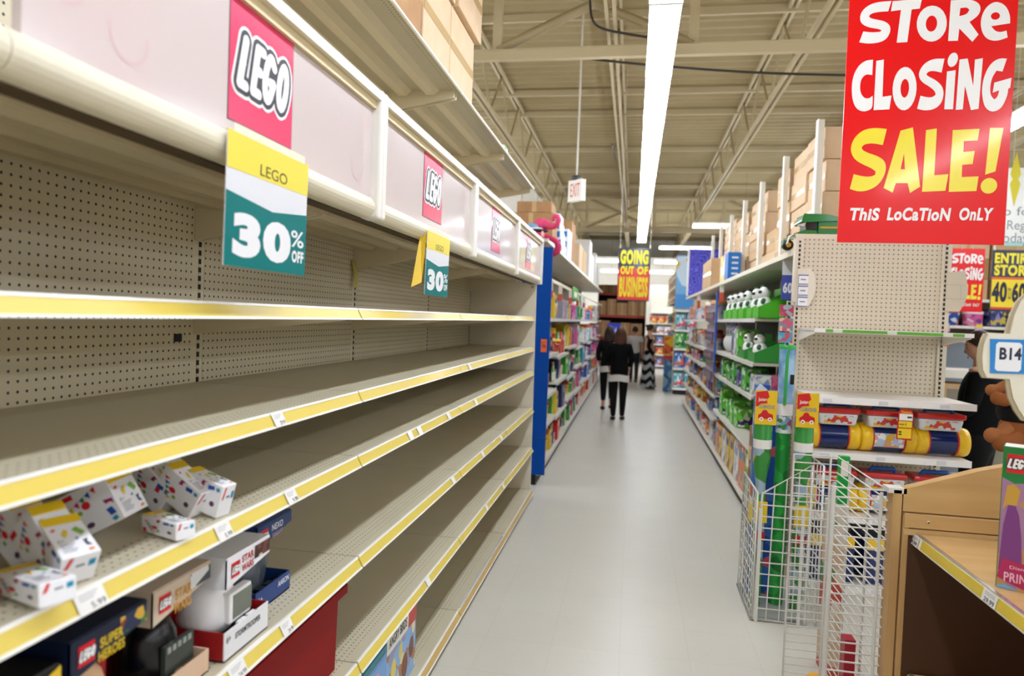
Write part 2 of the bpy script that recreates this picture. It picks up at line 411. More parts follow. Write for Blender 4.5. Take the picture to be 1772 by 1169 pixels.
# ------------------------------------------------------------------ the empty shelving along the aisle
BY = [-.535, .775, 2.085, 3.395, 4.705, 5.985]
XB = -1.45
SH = [('s1', -.878, 1.607), ('s2', -.869, 1.340), ('s3', -.864, 1.130), ('s4', -.851, .801), ('s5', -.843, .450), ('s6', -.828, .072)]
BNAME = ['beside the camera', 'with the white party boxes and boxed clocks', 'with the second hanging discount sign', 'third along the aisle', 'ending at the cream end panel']
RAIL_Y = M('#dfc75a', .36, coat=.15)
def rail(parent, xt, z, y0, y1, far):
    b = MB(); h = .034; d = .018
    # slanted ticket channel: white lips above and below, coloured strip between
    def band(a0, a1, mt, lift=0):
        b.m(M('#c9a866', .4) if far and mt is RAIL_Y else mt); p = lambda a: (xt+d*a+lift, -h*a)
        (xa, za), (xb, zb) = p(a0), p(a1)
        b.add([(xa, y0, z+za), (xa, y1, z+za), (xb, y1, z+zb), (xb, y0, z+zb), (xa-.006, y0, z+za), (xa-.006, y1, z+za), (xb-.006, y1, z+zb), (xb-.006, y0, z+zb)],
              [(0, 3, 2, 1), (4, 5, 6, 7), (0, 1, 5, 4), (2, 3, 7, 6), (0, 4, 7, 3), (1, 2, 6, 5)])
    band(-.06, .10, WPL, .002); band(.10, .86, RAIL_Y); band(.86, 1.0, WPL, .002)
    return b.build('price_rail', parent)
for i in range(5):
    y0, y1 = BY[i], BY[i+1]
    t = thing('shelving_bay', 'empty cream shelving bay with yellow price rails, '+BNAME[i], 'shelving', (-.86, y0, 0), 'empty shelving bays along the aisle')
    b = MB().m(PEG_YZ); b.box(XB-.02, y0+.033, .05, XB, y1-.033, 2.72); b.build('pegboard_back', t)
    for yy, ok in ((y0, True), (y1, i == 4)):
        if not ok: continue
        ye = yy if yy > 5.9 else yy+.032
        b = MB().m(CR); b.box(XB-.03, yy-.032, 0, XB-.001, ye, 2.76)
        b.m(SLOTS); b.box(XB-.02, yy+.001 if yy < 5.9 else yy-.014, .1, XB+.0015, yy+.013 if yy < 5.9 else yy-.002, 2.72); b.build('upright', t)
    for k, (nm, xt, z) in enumerate(SH):
        b = MB().m(SHELF); b.box(XB+.002, y0+.003, z-.012, xt, y1-.003, z)
        b.m(CR); b.box(xt-.012, y0+.003, z-.032, xt-.001, y1-.003, z-.001)
        if k < 5:
            for fx in (.3, .62): b.box(XB+(xt-XB)*fx-.03, y0+.02, z-.026, XB+(xt-XB)*fx+.03, y1-.02, z-.012)
        else:
            b.box(XB, y0+.002, .0, xt-.05, y1-.002, .05)
        s = b.build('shelf', t)
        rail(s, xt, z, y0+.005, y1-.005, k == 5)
        if k < 5:
            for yy, sg in ((y0, 1), (y1, -1)):
                b = MB().m(CR); b.prism([(XB, yy+sg*.014, z-.012), (xt-.05, yy+sg*.014, z-.012), (xt-.05, yy+sg*.014, z-.04), (XB, yy+sg*.014, z-.105)], (0, sg*.004, 0)); b.build('bracket', s)
    # canopy shelf under the header and the overstock shelf above it
    for nm, xf, z, hh in (('canopy_shelf', -.985, 1.945, .05), ('overstock_shelf', -.91, 2.735, .014)):
        cp = CR if nm == 'overstock_shelf' else M('#cabd9b', .45)
        b = MB().m(SHELF if nm == 'overstock_shelf' else cp); b.box(XB, y0+.002, z-.004, xf, y1-.002, z)
        b.m(cp); b.box(xf-.006, y0+.002, z-hh*.8, xf, y1-.002, z+.004)
        for fx in (.18, .45, .72):
            xc = XB+(xf-XB)*fx
            b.prism([(xc-.045, y0+.03, z-.004), (xc-.022, y0+.03, z-.028), (xc+.022, y0+.03, z-.028), (xc+.045, y0+.03, z-.004)], (0, y1-y0-.06, 0))
        if nm == 'overstock_shelf':
            b.m(M('#d9d6cc', .3)); b.box(xf-.002, y0+.002, z-.008, xf+.003, y1-.002, z+.003)
        s = b.build(nm, t)
        for yy, sg in ((y0, 1), (y1, -1)):
            b = MB().m(CR); b.prism([(XB, yy+sg*.012, z-.004), (xf-.03, yy+sg*.012, z-.004), (xf-.03, yy+sg*.012, z-.04), (XB, yy+sg*.012, z-.13)], (0, sg*.012, 0)); b.build('bracket', s)
    b = MB().m(DARK); b.box(-1.4, y0+.003, 0, -.9, y1-.003, .012); b.build('kick_base', t)
    # header panel
    hl = ['beside the camera', 'over the white party boxes', 'over the second hanging discount sign', 'third from the camera', 'last before the blue end panel'][i]
    h = thing('header_panel', 'pale pink header panel in a cream frame, '+hl, 'header', (-.83, y0, 1.9), 'pink header panels')
    b = MB().m(M('#d4c6c4', .16, spec=.5, coat=.3)); b.box(-.85, y0+.03, 1.955, -.834, y1-.03, 2.25); pn = b.build('sign_panel', h)
    for (dy, dz, r) in ((.07, .11, .04), (.11, .235, .04), (.2, .075, .045), (.24, .2, .035), (1.05, .2, .04), (1.18, .235, .035), (1.14, .075, .045)):
        if i in (1, 2, 3): MB().m(M('#d6babc', .25)).add([(-.8334, y0+.03+dy+rr*math.cos(a*PI/12), 1.96+dz+rr*math.sin(a*PI/12)) for rr in (r, r*.86) for a in range(11, 26)], [(k, k+1, k+16, k+15) for k in range(14)]).build('printed_ring', pn)
    yc = (y0+y1)/2-.018
    b = MB().m(M('#e93a6b', .22, spec=.5, coat=.3)); b.box(-.8345, yc-.13, 1.985, -.8325, yc+.13, 2.24)
    b.m(M('#2a1d24', .4))
    for a in ((-.1315, 1.9835, -.13, 2.24), (.13, 1.9835, .1315, 2.24), (-.1315, 1.9835, .1315, 1.985)): b.box(-.8343, yc+a[0], a[1], -.8326, yc+a[2], a[3])
    lp = b.build('logo_patch', h)
    if i: logo(lp, (-.8325, yc-.094, 2.062), UY, UZ, .188, 0, UX)
    b = MB().m(CRW)
    n = 10; pr = [(-.846+.030*math.cos(a), 1.930+.032*math.sin(a)) for a in [PI*1.5+PI*j/n for j in range(n+1)]]
    pr = [(-.87, 1.898)] + pr + [(-.846, 1.962), (-.87, 1.962)]
    vs = [(x, yy, z) for yy in (y0+.001, y1-.001) for x, z in pr]; k = len(pr)
    b.add(vs, [(j, (j+1) % k, k+(j+1) % k, k+j) for j in range(k)] + [tuple(range(k))[::-1], tuple(range(k, 2*k))], False)
    b.build('bottom_rail', h)
    b = MB().m(M('#4a3a22', .7)); b.box(-.912, y0+.004, 1.893, -.8705, y1-.004, 1.94); b.build('shadow_strip', h)  # dark strip painted in for the shade of the gap behind the rail
    b = MB().m(CRW); b.box(-.862, y0+.001, 2.262, -.806, y1-.001, 2.29); b.m(M('#d9c79c', .4)); b.box(-.855, y0+.01, 2.236, -.822, y1-.01, 2.262); b.build('top_rail', h)
    for yy, ok in ((y0+.016, i != 1), (y1-.016, i > 0)):
        b = MB().m(M('#e6e2da', .3)); b.box(-.868, yy-.016, 1.893, -.804, yy+.016, 2.296)
        if ok: b.build('joint_post', h, .008)
# cream end panel
b = MB().m(M('#e0d8c4', .4)); b.prism([(XB-.03, 5.988, 0), (-.842, 5.988, 0), (-.858, 5.988, 1.9), (XB-.03, 5.988, 1.93)], (0, .03, 0))
e = b.build('gable_board', None, 0, (-1.1, 5.985, 0)); tag(e, 'tall cream end panel closing the empty shelving beside the blue panel', 'panel')
b = MB().m(M('#3a2f26')); b.ell((-.89, 5.98, 1.87), (.006, .004, .008)); b.build('bolt', e)
# yellow tape strip hanging on the pegboard, and a black hook tile
b = MB().m(M('#d8c56a', .6)); p = [(-1.445, 3.33, 1.86), (-1.43, 3.345, 1.80), (-1.425, 3.335, 1.76), (-1.418, 3.315, 1.72)]
for a, c in zip(p, p[1:]): b.quad(Vector(a), Vector(c), Vector(c)+Vector((0, .045, 0)), Vector(a)+Vector((0, .045, 0)))
o = b.build('tape_strip', None, 0, p[-1]); sm = o.modifiers.new('thick', 'SOLIDIFY'); sm.thickness = .002
tag(o, 'loose yellow tape strip dangling against the pegboard upright behind the discount signs', 'tape')
b = MB().m(M('#16191f', .5)); q = rx(308, 584, -1.447); b.box(-1.45, q.y-.017, q.z-.013, -1.444, q.y+.017, q.z+.013)
tag(b.build('hook_plate', None, 0.002, q), 'small black square hook plate on the pegboard below the top yellow rail', 'hook plate')
# price tickets on the rails
def ticket(px, py, k, text, label, w=.052, fine=True):
    nm, xt, z = SH[k]; q = rx(px, py, xt+.012); y = q.y; d, h = .018, .034
    o = Vector((xt+d*.04+.0035, y-w/2, z-h*.02)); dn = Vector((d, 0, -h))*.92
    nrm = Vector((h, 0, d)).normalized()
    b = MB().m(M('#eceae6', .4)); b.add([o, o+UY*w, o+UY*w+dn, o+dn], [(3, 2, 1, 0)]); b.add([p-nrm*.0012 for p in (o, o+UY*w, o+UY*w+dn, o+dn)], [(0, 1, 2, 3)])
    t = b.build('price_tag', None, 0, o+dn); tag(t, label, 'price tag', 'price tickets on the yellow rails')
    if text:
        b = MB().m(M('#3a3a40', .6)); uv = -dn.normalized(); L = dn.length
        b.text(text, o+dn+nrm*.0008, UY, uv, w*.42, w*.92, L*.10, L*.38)
        if fine:
            b.m(M('#9a9aa4', .6))
            for r in range(3): b.add([o+nrm*.0008+dn*(.14+.12*r)+UY*w*a for a in (.12, .8-.1*r)]+[o+nrm*.0008+dn*(.17+.12*r)+UY*w*a for a in (.8-.1*r, .12)], [(0, 1, 2, 3)])
        b.build('printed_price_lettering', t)
ticket(483, 728, 1, '29.99', 'white price ticket reading 29.99 on the second yellow rail')
ticket(158, 1042, 2, '5.99', 'white price ticket reading 5.99 under the flat party box, on the third rail', .06)
ticket(388, 922, 2, '5.99', 'white price ticket reading 5.99 above the white boxed clock, on the third rail')
ticket(505, 862, 2, '9.98', 'white price ticket reading 9.98 on the third rail past the party boxes')
ticket(497, 1092, 3, '24.99', 'white price ticket reading 24.99 on the fourth rail above the red tub')
ticket(412, 1166, 3, '24.99', 'white price ticket on the fourth rail, right under the white boxed clock', .06)
for j, (px, py, k, wh) in enumerate(((711, 752, 2, 'third rail, first of the close pair'), (727, 742, 2, 'third rail, second of the close pair'), (777, 715, 2, 'third rail just before the next joint'), (824, 691, 2, 'third rail just after the far joint'), (813, 630, 1, 'second rail near the far joint'), (785, 827, 3, 'fourth rail before the far joint'), (836, 780, 3, 'fourth rail past the far joint'), (868, 750, 3, 'fourth rail far along'), (843, 866, 4, 'fifth rail far along'), (872, 829, 4, 'fifth rail close to the end panel'), (742, 985, 4, 'fifth rail middle of the run'))):
    ticket(px, py, k, None, f'blank white ticket on the {wh}', .05)
for j, (z, a) in enumerate(((.31, .005), (.33, .0), (.35, .004))): pass
# clear ticket cover along the base rail
b = MB().m(M('#bfc3c8', .25)); b.box(-.835, 3.42, .055, -.826, 4.62, .079); tag(b.build('ticket_cover', None, 0, (-.83, 3.42, .055)), 'grey clear plastic strip lying along the bottom shelf edge', 'plastic strip')

# hanging discount signs
def discount(px0, px1, label, X, y0, y1, z0, z1, lean):
    t = thing('discount_sign', label, 'sign', (X, y0, z0), 'hanging thirty percent signs')
    w, h = y1-y0, z1-z0; u = UY; v = Vector((0, lean, 1)).normalized(); o = Vector((X, y0-lean*h, z0))
    def P(a, c, k): return o+u*(a*w)+v*(c*h)+UX*k
    b = MB().m(M('#dcdde2', .4, spec=.3)); b.prism([P(0, 0, 0), P(1, 0, 0), P(1, 1, 0), P(0, 1, 0)], (-.002, 0, 0)); cdb = b.build('card', t)
    b = MB().m(M('#ecd74a', .4, spec=.3)); b.add([P(0, .72, .0006), P(1, .72, .0006), P(1, 1, .0006), P(0, 1, .0006)], [(0, 1, 2, 3)]); b.build('yellow_band', t)
    b = MB().m(M('#007372', .5, spec=.15)); b.add([P(0, 0, .0006), P(1, 0, .0006), P(1, .545, .0006), P(.53, .485, .0006), P(0, .555, .0006)], [(0, 1, 2, 3, 4)]); b.build('teal_field', t)
    b = MB().m(M('#e9e9ec', .4)); b.text('30', P(0, 0, .0012), u, v, w*.08, w*.78, h*.075, h*.415, .065); b.text('%', P(0, 0, .0012), u, v, w*.78, w*.965, h*.24, h*.385, .012); b.text('OFF', P(0, 0, .0012), u, v, w*.80, w*.97, h*.105, h*.21, .05); b.build('discount_lettering', t)
    b = MB().m(M('#54501f', .5)); b.text('LEGO', P(0, 0, .0012), u, v, w*.36, w*.70, h*.745, h*.835); b.build('name_lettering', t)
    b = MB().m(M('#f3ecd2', .12, coat=.5)); b.add([P(.06, .995, .0009), P(.94, .995, .0009), P(.94, 1.06, .0009), P(.06, 1.06, .0009)], [(0, 1, 2, 3)]); b.build('clear_tape', t)
    return t
discount(0, 0, 'nearest hanging sign reading 30 percent off, yellow over teal, taped to the pink header', -.808, 1.245, 1.585, 1.682, 1.955, .02)
discount(0, 0, 'smaller looking 30 percent off sign hanging further along, beside the second pink header', -.808, 2.585, 2.915, 1.675, 1.928, .06)
b = MB().m(M('#e9c22e', .4)); b.prism([(-.815, 2.55, 1.72), (-.85, 2.53, 1.70), (-.84, 2.60, 1.93), (-.815, 2.60, 1.93)], (0, .002, 0))
tag(b.build('sign_card', None, 0, (-.83, 2.55, 1.70)), 'turned yellow sign card peeking out behind the further discount sign', 'sign')
# cartons on the overstock shelf
def carton(x0, y0, z0, x1, y1, z1, label, group, mt=0, face='x', name='carton'):
    t = thing(name, label, 'box', ((x0+x1)/2, (y0+y1)/2, z0), group)
    b = MB().m(CART[mt]); b.box(x0, y0, z0, x1, y1, z1); b.build('body', t, .006)
    b = MB().m(TAPE); zc = (z0+z1)/2; yc = (y0+y1)/2; xc = (x0+x1)/2
    if face == 'x': b.box(x1-.001, y0+.004, zc-.022, x1+.0015, y1-.004, zc+.022)
    elif face == '-x': b.box(x0-.0015, y0+.004, zc-.022, x0+.001, y1-.004, zc+.022)
    else: b.box(xc-.025, y0-.0015, z0+.004, xc+.025, y0+.001, z1-.004)
    b.build('tape_strip', t); return t
G1 = 'cartons on the left overstock shelf'
carton(-1.36, 2.30, 2.738, -.93, 2.79, 3.09, 'brown carton on the high shelf nearest the camera, bottom row', G1, 2)
carton(-1.36, 2.815, 2.738, -.93, 3.235, 3.10, 'pale carton on the high shelf, middle of the bottom row', G1, 0)
carton(-1.36, 3.245, 2.738, -.93, 3.715, 3.10, 'pale carton on the high shelf, bottom row, at the far end', G1, 0)
carton(-1.36, 2.78, 3.104, -.915, 3.255, 3.46, 'pale carton stacked second high on the overstock shelf, nearer one', G1, 0)
carton(-1.36, 3.27, 3.104, -.90, 3.755, 3.46, 'pale carton overhanging the top of the high shelf stack', G1, 0)
carton(-1.36, 2.25, 3.104, -.92, 2.76, 3.46, 'tan carton stacked second high directly above the brown carton', G1, 1)
# small pack with green sticker
b = MB().m(M('#e9e9e4', .3)); b.box(-1.05, 4.70, 2.738, -.935, 4.84, 2.80); o = b.build('small_pack', None, .01, (-1, 4.77, 2.738)); tag(o, 'small white pack with a green sticker on the edge of the high shelf', 'pack')
b = MB().m(M('#23b455', .4)); b.box(-.9345, 4.715, 2.755, -.932, 4.775, 2.795); b.build('sticker', o)
# ------------------------------------------------------------------ goods on the near shelves
INK = dict(red='#d9202c', blue='#1f4fae', teal='#1d8fb5', green='#1c8a57', lime='#7fb04b', mag='#a01f68', pink='#c9276e', yel='#e4c33a', navy='#2a3560', org='#e38a3c')
def party_box(p, e1, e2, label, name='party_box', dims=(.075, .15, .12)):
    """white gift box printed with bunting; p: lower corner of the yellow-topped face, e1 across it, e2 up it"""
    W, L, D = dims; e1 = Vector(e1).normalized(); e2 = Vector(e2); e2 = (e2-e1*e2.dot(e1)).normalized(); e3 = e1.cross(e2)
    if e3.z < 0: e3 = -e3
    p = Vector(p); z0 = 1.131
    low = min((p+e1*a*W+e2*c*L-e3*d*D).z for a in (0, 1) for c in (0, 1) for d in (0, 1)); p = p+UZ*(z0-low)
    t = thing(name, label, 'toy box', tuple(p), 'white party boxes on the third shelf')
    q = lambda a, c, d: p+e1*a*W+e2*c*L-e3*d*D
    b = MB().m(M('#eeeef2', .4)); b.add([q(a, c, d) for d in (0, 1) for c in (0, 1) for a in (0, 1)], [(0, 1, 3, 2), (4, 6, 7, 5), (0, 4, 5, 1), (2, 3, 7, 6), (0, 2, 6, 4), (1, 5, 7, 3)])
    b.build('carton_body', t, .002)
    def face(o, u, v, nrm):
        o, u, v, nrm = o+nrm*.0008, u, v, nrm
        return lambda bb, c, pts: bb.m(M(INK[c], .4)).shape([pts], o, u, v)
    # top face: yellow band, bits, small print
    o1, u1, v1 = q(0, 0, 0), e1*W, e2*L
    b = MB().m(M('#edc61f', .4)); b.shape([[(0, .8), (1, .8), (1, 1), (0, 1)]], o1+e3*.0008, u1, v1); b.build('yellow_band', t)
    b = MB(); f = face(o1, u1, v1, e3)
    f(b, 'lime', [(.6, .62), (.75, .68), (.9, .52), (.76, .46)]); f(b, 'yel', [(.3, .55), (.42, .66), (.5, .62), (.42, .5), (.34, .45)]); f(b, 'red', [(.1, .68), (.2, .72), (.24, .68), (.14, .64)])
    f(b, 'navy', [(.72, .34), (.86, .36), (.8, .28), (.88, .18), (.74, .2)]); f(b, 'org', [(.72, .06), (.86, .07), (.88, .12), (.74, .12)]); f(b, 'blue', [(.56, .4), (.62, .43), (.66, .4), (.6, .37)])
    b.m(M('#70707c', .5))
    for r in range(5): b.shape([[(.12, .30-.045*r), (.5-.05*(r % 3), .30-.045*r), (.5-.05*(r % 3), .315-.045*r), (.12, .315-.045*r)]], o1+e3*.0008, u1, v1)
    b.text('6+', o1+e3*.0008, e1, e2, W*.12, W*.3, L*.36, L*.43)
    # long side printed with bunting: u runs along e2 downwards, v along the depth
    for sgn, a in ((-1, 0), (1, 1)):
        o2 = q(a, 1, 1); u2, v2, n2 = -e2*L, e3*D, e1*sgn
        f = face(o2, u2, v2, n2)
        f(b, 'mag', [(.42, .95), (.52, .9), (.5, .83), (.6, .8), (.62, .88), (.5, .92)] if 0 else [(.45, .78), (.55, .8), (.54, .9), (.6, .95), (.48, .96), (.47, .88)])
        f(b, 'blue', [(.66, .76), (.82, .8), (.8, .92), (.64, .88)]); f(b, 'teal', [(.88, .78), (.96, .83), (.92, .92), (.84, .88)])
        for k, c in enumerate(('red', 'blue', 'green', 'pink', 'yel')):
            x = .10+.05*k; y = .74-.13*k; f(b, c, [(x, y), (x+.05, y-.10), (x+.15, y-.01)])
        b.m(M(INK['red'], .4)).shape([[(.40+.085*math.cos(j*PI/6), .46+.085*math.sin(j*PI/6)) for j in range(12)]], o2+n2*.0008, u2, v2)
        b.m(M(INK['lime'], .4)).shape([[(.5+.05*math.cos(j*PI/5), .30+.05*math.sin(j*PI/5)) for j in range(10)]], o2+n2*.0008, u2, v2)
        b.m(M('#5c3f5c', .4)).shape([[(.82+.06*math.cos(j*PI/5), .38+.08*math.sin(j*PI/5)) for j in range(10)]], o2+n2*.0008, u2, v2)
        f(b, 'red', [(.05, .05), (.16, .05), (.16, .3), (.05, .3)])
    # lower end
    o3 = q(0, 0, 1); f = face(o3, e1*W, e3*D, -e2)
    f(b, 'red', [(.08, .55), (.2, .6), (.3, .95), (.2, .95)]); f(b, 'teal', [(.72, .55), (.9, .58), (.9, .8), (.72, .78)]); f(b, 'navy', [(.4, .6), (.62, .62), (.62, .68), (.4, .66)])
    b.build('printed_pattern', t)
    return t
q_ = lambda px, py, X: rx(px, py, X)
def back(px, py, X, e2, L):
    e = Vector(e2).normalized(); return tuple(q_(px, py, X)-e*L)
PB = [  # lower corner of the yellow-topped face, across, up the face
 ((-.842, .855, 0), (.392, .917, 0), (-.906, .398, -.10), 'flat white party box lying nearest the camera above the first 5.99 ticket', (.052, .15, .036)),
 ((-.883, .941, 0), (.403, .915, 0), (-.821, .355, .447), 'leaning white party box just behind the flat one nearest the camera', (.060, .101, .06)),
 (back(40, 893, -.99, (-.7, .1, .6), .10), (.2, 1, .0), (-.70, .1, .60), 'white party box tucked behind the leaning one nearest the camera', (.060, .10, .07)),
 (back(8, 885, -1.05, (-.7, .1, .6), .10), (.1, 1, .0), (-.70, .1, .60), 'white party box deepest in the shelf at the camera end', (.060, .10, .07)),
 ((-.956, 1.167, 0), (-.191, .978, 0), (-.483, -.025, .875), 'upright leaning white party box in the middle, bunting side towards the camera', (.088, .092, .105)),
 ((-.862, 1.188, 0), (.416, .908, 0), (-.903, .42, -.05), 'flat white party box lying in front of the middle one', (.040, .131, .034)),
 ((-.868, 1.353, 0), (.146, .985, 0), (-.961, .12, .251), 'tilted white party box at the far end of the party boxes', (.042, .109, .075)),
 (back(281, 836, -1.00, (-.85, .0, .5), .11), (.1, 1, .0), (-.85, .0, .50), 'leaning white party box behind the tilted end one', (.050, .11, .07)),
 (back(268, 827, -1.06, (-.8, .0, .55), .11), (.1, 1, .0), (-.8, .0, .55), 'white party box third from the far end, half hidden behind two others', (.050, .11, .07)),
 (back(236, 826, -1.07, (-.8, .0, .6), .11), (.1, 1, .0), (-.8, .0, .6), 'white party box at the back of the shelf, showing little but its yellow band', (.050, .11, .07)),
]
for p, e1, e2, lb, dm in PB: party_box(p, e1, e2, lb, dims=dm)

def logo_tile(parent, o, u, v, s, n):
    b = MB().m(M('#d81a25', .35)); o, u, v, n = Vector(o), Vector(u).normalized(), Vector(v).normalized(), Vector(n)
    b.add([o, o+u*s, o+u*s+v*s, o+v*s], [(0, 1, 2, 3)]); b.add([p-n*.0008 for p in (o, o+u*s, o+u*s+v*s, o+v*s)], [(3, 2, 1, 0)]); b.build('logo_tile', parent)
    logo(parent, o+u*s*.07+v*s*.27, u, v, s*.86, 0, n, 44, True)
def clock_box(label, x, y0, y1, z, zh, zb, depth, c_head, c_tray, c_wall, tray_h=.065, curve=.03, texts=(), art_mt=None, body=None, tray_text=(), tile=True, c_side=None):
    """open fronted display carton: printed header, side walls, back, tray; a boxed clock inside"""
    t = thing('boxed_clock', label, 'toy box', ((x-depth/2), (y0+y1)/2, z), 'boxed alarm clocks on the fourth shelf')
    xb = x-depth; HD = M(c_head, .35); W_ = M(c_wall, .4)
    n = 12; pts = [(x, y0, zh), (x, y1, zh)] + [(x, y1+(y0-y1)*j/n, zb+curve*(1-j/n)**2*(1 if j < n else 0) + (curve*.25*math.sin(PI*j/n))) for j in range(n+1)]
    b = MB().m(HD); b.prism(pts, (-.003, 0, 0)); b.box(x-.002, y0, zh, xb, y1, zh+.003)
    b.box(x, y0, zb, xb, y0+.003, zh); hd = b.build('header_card', t)
    b = MB().m(W_); b.box(xb, y0, z, xb-.003, y1, zh); b.box(xb+.055, y1-.003, z, xb, y1, zh-.002); b.build('back_wall', t)
    b = MB().m(M(c_tray, .4)); b.box(x, y0, z, x-.003, y1, z+tray_h); b.m(M(c_side or c_tray, .4)); b.box(x-.003, y0, z, xb, y0+.003, z+tray_h); b.box(x-.003, y1-.003, z, xb, y1, z+tray_h); b.box(x, y0, z, xb, y1, z+.003); tr = b.build('tray', t)
    if tile: logo_tile(hd, (x+.0012, y0+(y1-y0)*.10, zh-.048), UY, UZ, .034, UX)
    b = MB()
    for (s, a, c, d, e, col, bold) in texts: b.m(M(col, .45)).text(s, (x+.0012, y0, z), UY, UZ, (y1-y0)*a, (y1-y0)*c, d, e, bold)
    if texts: b.build('title_lettering', hd)
    if art_mt: b = MB().m(art_mt); b.add([(x+.001, y0+(y1-y0)*a, zz) for a, zz in ((.62, zh-.004), (.62, zh-.035), (.99, zh-.035), (.99, zh-.004))], [(0, 1, 2, 3)]); b.build('printed_picture', hd)
    if tray_text:
        for (s, a, c, d, e, col, bold) in tray_text: MB().m(M(col, .45)).text(s, (x+.0012, y0, z), UY, UZ, (y1-y0)*a, (y1-y0)*c, d, e, bold).build('tray_lettering', tr)
    return t, xb
t, xb = clock_box('white boxed clock with red title and black tray lettering on the fourth shelf', -.868, 1.372, 1.556, .803, 1.034, .968, .15, '#e6e6ea', '#e4e4e6', '#b21d22', .066, .026,
   (('STAR', .33, .60, .205, .222, '#b3262d', .03), ('WARS', .33, .60, .184, .201, '#b3262d', .03)), art('#3a2622', '#6d3a33', '#d9b9a4', 60, '#20242e'), None,
   (('STORMTROOPER', .22, .80, .036, .050, '#26262a', .02), ('6+', .03, .12, .040, .056, '#26262a', .01)), c_side='#96161a')
b = MB().m(M('#f0efee', .3)); b.lathe([(0, 0), (.058, .002), (.066, .03), (.063, .08), (.05, .115), (.022, .13), (0, .133)], (-.965, 1.445, .842), UZ, 24); cb = b.build('clock_body', t)
b = MB().m(M('#f0efee', .3)); b.box(-.912, 1.425, .862, -.89, 1.515, .935); b.build('clock_frame', cb, .004)
b = MB().m(M('#6f7468', .12)); b.box(-.8895, 1.437, .872, -.888, 1.513, .927); b.build('clock_screen', cb)
b = MB().m(M('#1b1e28', .4)); b.box(-1.0, 1.395, .806, -.89, 1.53, .842); b.build('clock_base', t, .006)
for (yy, zz) in ((1.40, .81), (1.44, .826), (1.48, .826), (1.515, .81)):
    b = MB().m(M('#eeeeee', .35)); b.box(-.885, yy, zz, -.874, yy+.032, zz+.04); b.build('toy_brick', t, .002)
t, xb = clock_box('navy boxed clock with a green domed clock inside, last on the fourth shelf', -.935, 1.612, 1.793, .803, 1.028, .968, .15, '#1c3767', '#1d3f7d', '#14285a', .052, .03,
   (('NEXO', .40, .72, .196, .214, '#dfe3ee', .02), ('KNIGHTS', .42, .72, .178, .190, '#b6a4d0', .01)), None, None, (('AARON', .62, .95, .028, .044, '#dfe5f2', .02), ('6+', .06, .18, .020, .036, '#e8ecf5', .01)))
b = MB().m(M('#4b535d', .3)); b.lathe([(.045, 0), (.05, .03), (.046, .075), (.035, .085)], (-1.01, 1.665, .83), UZ, 20); cb = b.build('clock_body', t)
b = MB().m(M('#7d8791', .25, .3)); b.tube([(-1.0+.05*math.cos(a*PI/8)*.2, 1.665+.05*math.cos(a*PI/8), .935+.045*math.sin(a*PI/8)) for a in range(16)], .008, 8, closed=True); b.build('clock_rim', cb)
b = MB().m(M('#a52a14', .2, coat=.4)); b.ell((-1.0, 1.665, .935), (.02, .042, .037)); b.build('clock_face', cb)
b = MB().m(M('#0b6b33', .25, coat=.3)); b.lathe([(.045, 0), (.047, .025), (.03, .05), (0, .058)], (-1.02, 1.735, .935), UZ, 18); b.m(M('#d9c34a')); b.box(-.975, 1.735, .975, -.967, 1.755, .99); b.build('green_dome', t)
b = MB().m(M('#59636d', .25, .2)); b.lathe([(.03, 0), (.038, .06), (.045, .125)], (-1.02, 1.735, .81), UZ, 16); b.build('dome_stand', t)
for (yy, zz) in ((1.64, .83), (1.68, .83), (1.72, .822), (1.755, .823)):
    b = MB().m(M('#1d2126', .4)); b.box(-.955, yy, zz-.02, -.942, yy+.03, zz+.025); b.m(M('#8ec21f', .4)); b.box(-.9425, yy+.008, zz, -.9405, yy+.022, zz+.014); b.build('toy_brick', t)
t, xb = clock_box('tan boxed clock with orange film title and a black clock inside, fourth shelf', -.882, 1.152, 1.335, .803, 1.045, .978, .15, '#c8b6a0', '#d8b79a', '#6b1512', .05, .035,
   (('STAR', .36, .64, .202, .224, '#c28a2c', .03), ('WARS', .33, .64, .176, .199, '#c28a2c', .03)), art('#d8d8da', '#f0f0f0', '#3c4148', 26))
b = MB().m(M('#0c0c0d', .25)); b.lathe([(.05, 0), (.06, .05), (.055, .11), (.035, .15), (0, .16)], (-.96, 1.24, .81), UZ, 20); cb = b.build('clock_body', t)
b = MB().m(M('#343a34', .2)); b.box(-.905, 1.21, .85, -.895, 1.30, .91); b.m(M('#8c8f88', .4))
for j in range(5): b.box(-.895, 1.216+j*.016, .895, -.8935, 1.226+j*.016, .907)
b.build('clock_screen', cb)
t, xb = clock_box('black boxed clock with yellow super heroes title, fourth shelf near the picture corner', -.862, .935, 1.112, .803, 1.052, .985, .15, '#101a33', '#141414', '#131722', .05, .035,
   (('SUPER', .36, .66, .212, .230, '#d6b62c', .03), ('HEROES', .34, .68, .190, .208, '#d6b62c', .03)), art('#232c4a', '#7e3a26', '#2f6b3a', 50, '#c9a13a'))
b = MB().m(M('#e3b98f', .5)); b.ell((-.93, 1.03, .92), (.035, .045, .05)); cb = b.build('clock_body', t)
b = MB().m(M('#1b56a8', .4)); b.box(-.99, .97, .806, -.90, 1.10, .875); b.m(M('#a51d20', .4)); b.box(-.99, 1.075, .875, -.93, 1.10, .95); b.build('clock_base', t, .01)
t = thing('toy_carton', 'black and yellow carton beside the super heroes clock, cut by the picture edge', 'toy box', (-.93, .83, .803)); b = MB().m(M('#151515', .35)); b.box(-1.01, .74, .803, -.868, .925, 1.03); b.build('carton_body', t, .003)
